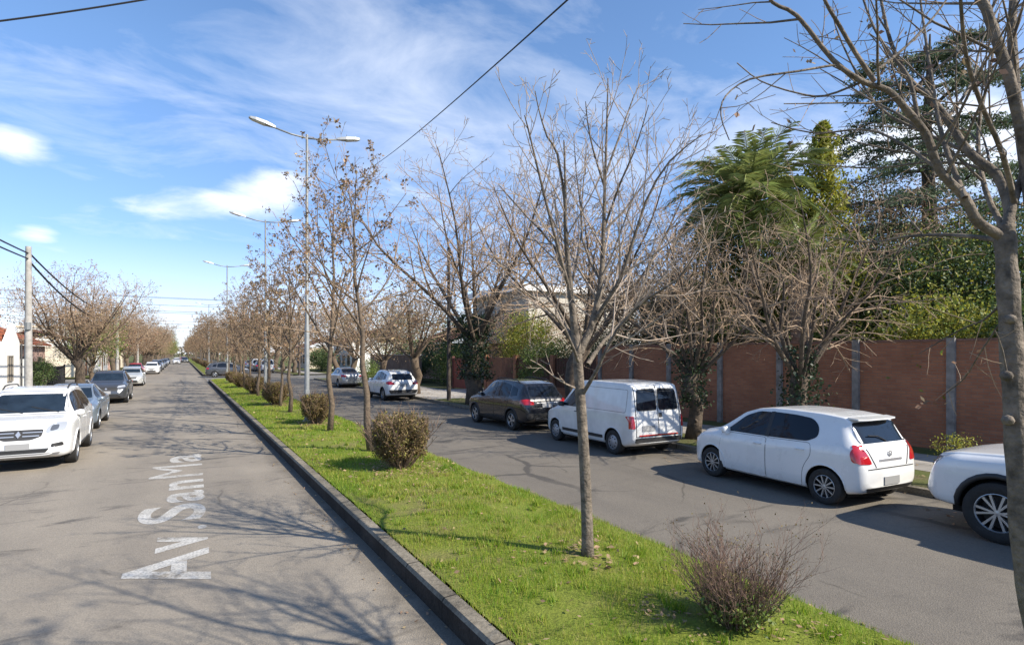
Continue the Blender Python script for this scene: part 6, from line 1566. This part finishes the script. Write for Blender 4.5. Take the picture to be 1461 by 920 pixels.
dup_car(ps, PLT, PW, (-1.0, 168, 0), R(180), 'far white car driving towards the viewer on the left carriageway', 'far oncoming cars')
dup_car(pg, PGRY, PRED, (.6, 215, 0), R(180), 'far reddish car driving on the left carriageway', 'far oncoming cars')
dup_car(pg, PGRY, PGRY, (.9, 190, 0), R(180), 'far dark car driving on the left carriageway', 'far oncoming cars')
dup_car(pg, PGRY, PGRY, (4.4, 69.5, 0), R(-90), 'grey crossover crossing the median at the side street', 'cars past the side street')
dup_car(vn, PW2, PW2, (9.9, 84, 0), R(0), 'white van parked on the right past the side street', 'cars past the side street', 'van')
dup_car(vn, PW2, PW2, (9.9, 95, 0), R(0), 'second white van parked farther on past the side street', 'cars past the side street', 'van')
dup_car(sd, PSIL, PDK, (9.9, 90, 0), R(0), 'dark sedan parked between the two far white vans', 'cars past the side street')
dup_car(sd, PSIL, PSIL, (9.9, 106, 0), R(0), 'silver sedan farthest along the right kerb', 'cars past the side street')

# white pickup, only its nose in view
PICK = dict(L=5.25, W=1.87, wheel_r=.40, axles=(-1.55, 1.67), rim='six', clear=.30, tyre_w=.265, arch_gap=.075, beltw=.965, inset=-.02,
    top=[(-2.62, .75), (-2.61, .95), (-2.58, 1.12), (-1.0, 1.14), (-.86, 1.2), (-.78, 1.66), (-.6, 1.77), (.1, 1.80), (.35, 1.75), (.95, 1.26), (1.08, 1.20), (1.6, 1.17), (2.2, 1.13), (2.42, 1.08), (2.52, .96), (2.59, .8), (2.625, .62)],
    shoulder=[(-2.62, .7), (-2.5, 1.02), (-.9, 1.06), (.8, 1.08), (1.2, 1.07), (2.2, 1.03), (2.45, .92), (2.62, .56)],
    bot=[(-2.62, .55), (-2.4, .42), (2.2, .36), (2.45, .38), (2.62, .46)], plan=[(-2.62, .86), (-2.5, .91), (-.5, .925), (1.0, .925), (1.7, .935), (2.2, .92), (2.42, .86), (2.55, .74), (2.625, .60)],
    roofw=[(-2.62, .85), (-1.0, .84), (-.78, .68), (.3, .66), (1.0, .80), (1.6, .80), (2.3, .76), (2.62, .55)],
    screen=rpoly([(-.70, 1.28), (.70, 1.28), (.60, 1.70), (-.60, 1.70)], .06), rear_glass=[rpoly([(-.55, 1.3), (.55, 1.3), (.52, 1.62), (-.52, 1.62)], .05)],
    side_glass=[rpoly([(.86, 1.14), (.05, 1.14), (.05, 1.68), (.36, 1.66)], .05), rpoly([(-.01, 1.14), (-.70, 1.14), (-.66, 1.62), (-.01, 1.68)], .05)],
    doors=[rpoly([(.98, .45), (.98, 1.10), (.02, 1.11), (.02, .45)], .05), rpoly([(0, .45), (0, 1.11), (-.80, 1.11), (-.80, .45)], .05)], handles=[(.14, .98), (-.68, .98)], mirror=(.82, 1.22),
    headlight=rpoly([(.52, .86), (.84, .90), (.80, 1.04), (.55, 1.02)], .03), grille=[rpoly([(-.46, .70), (.46, .70), (.50, 1.02), (-.50, 1.02)], .06), rpoly([(-.6, .46), (.6, .46), (.6, .60), (-.6, .60)], .04)], plate_f=.56, arch_w=.038, arch_mat=TRIM,
    tail=rpoly([(.74, .8), (.9, .8), (.9, 1.06), (.76, 1.06)], .02))
car('pickup', PICK, PW, (10.28, 1.72, 0), R(.5), 'white pickup with chunky tyre and black wheel arch at the right edge', 'pickup', 'cars parked on the right')
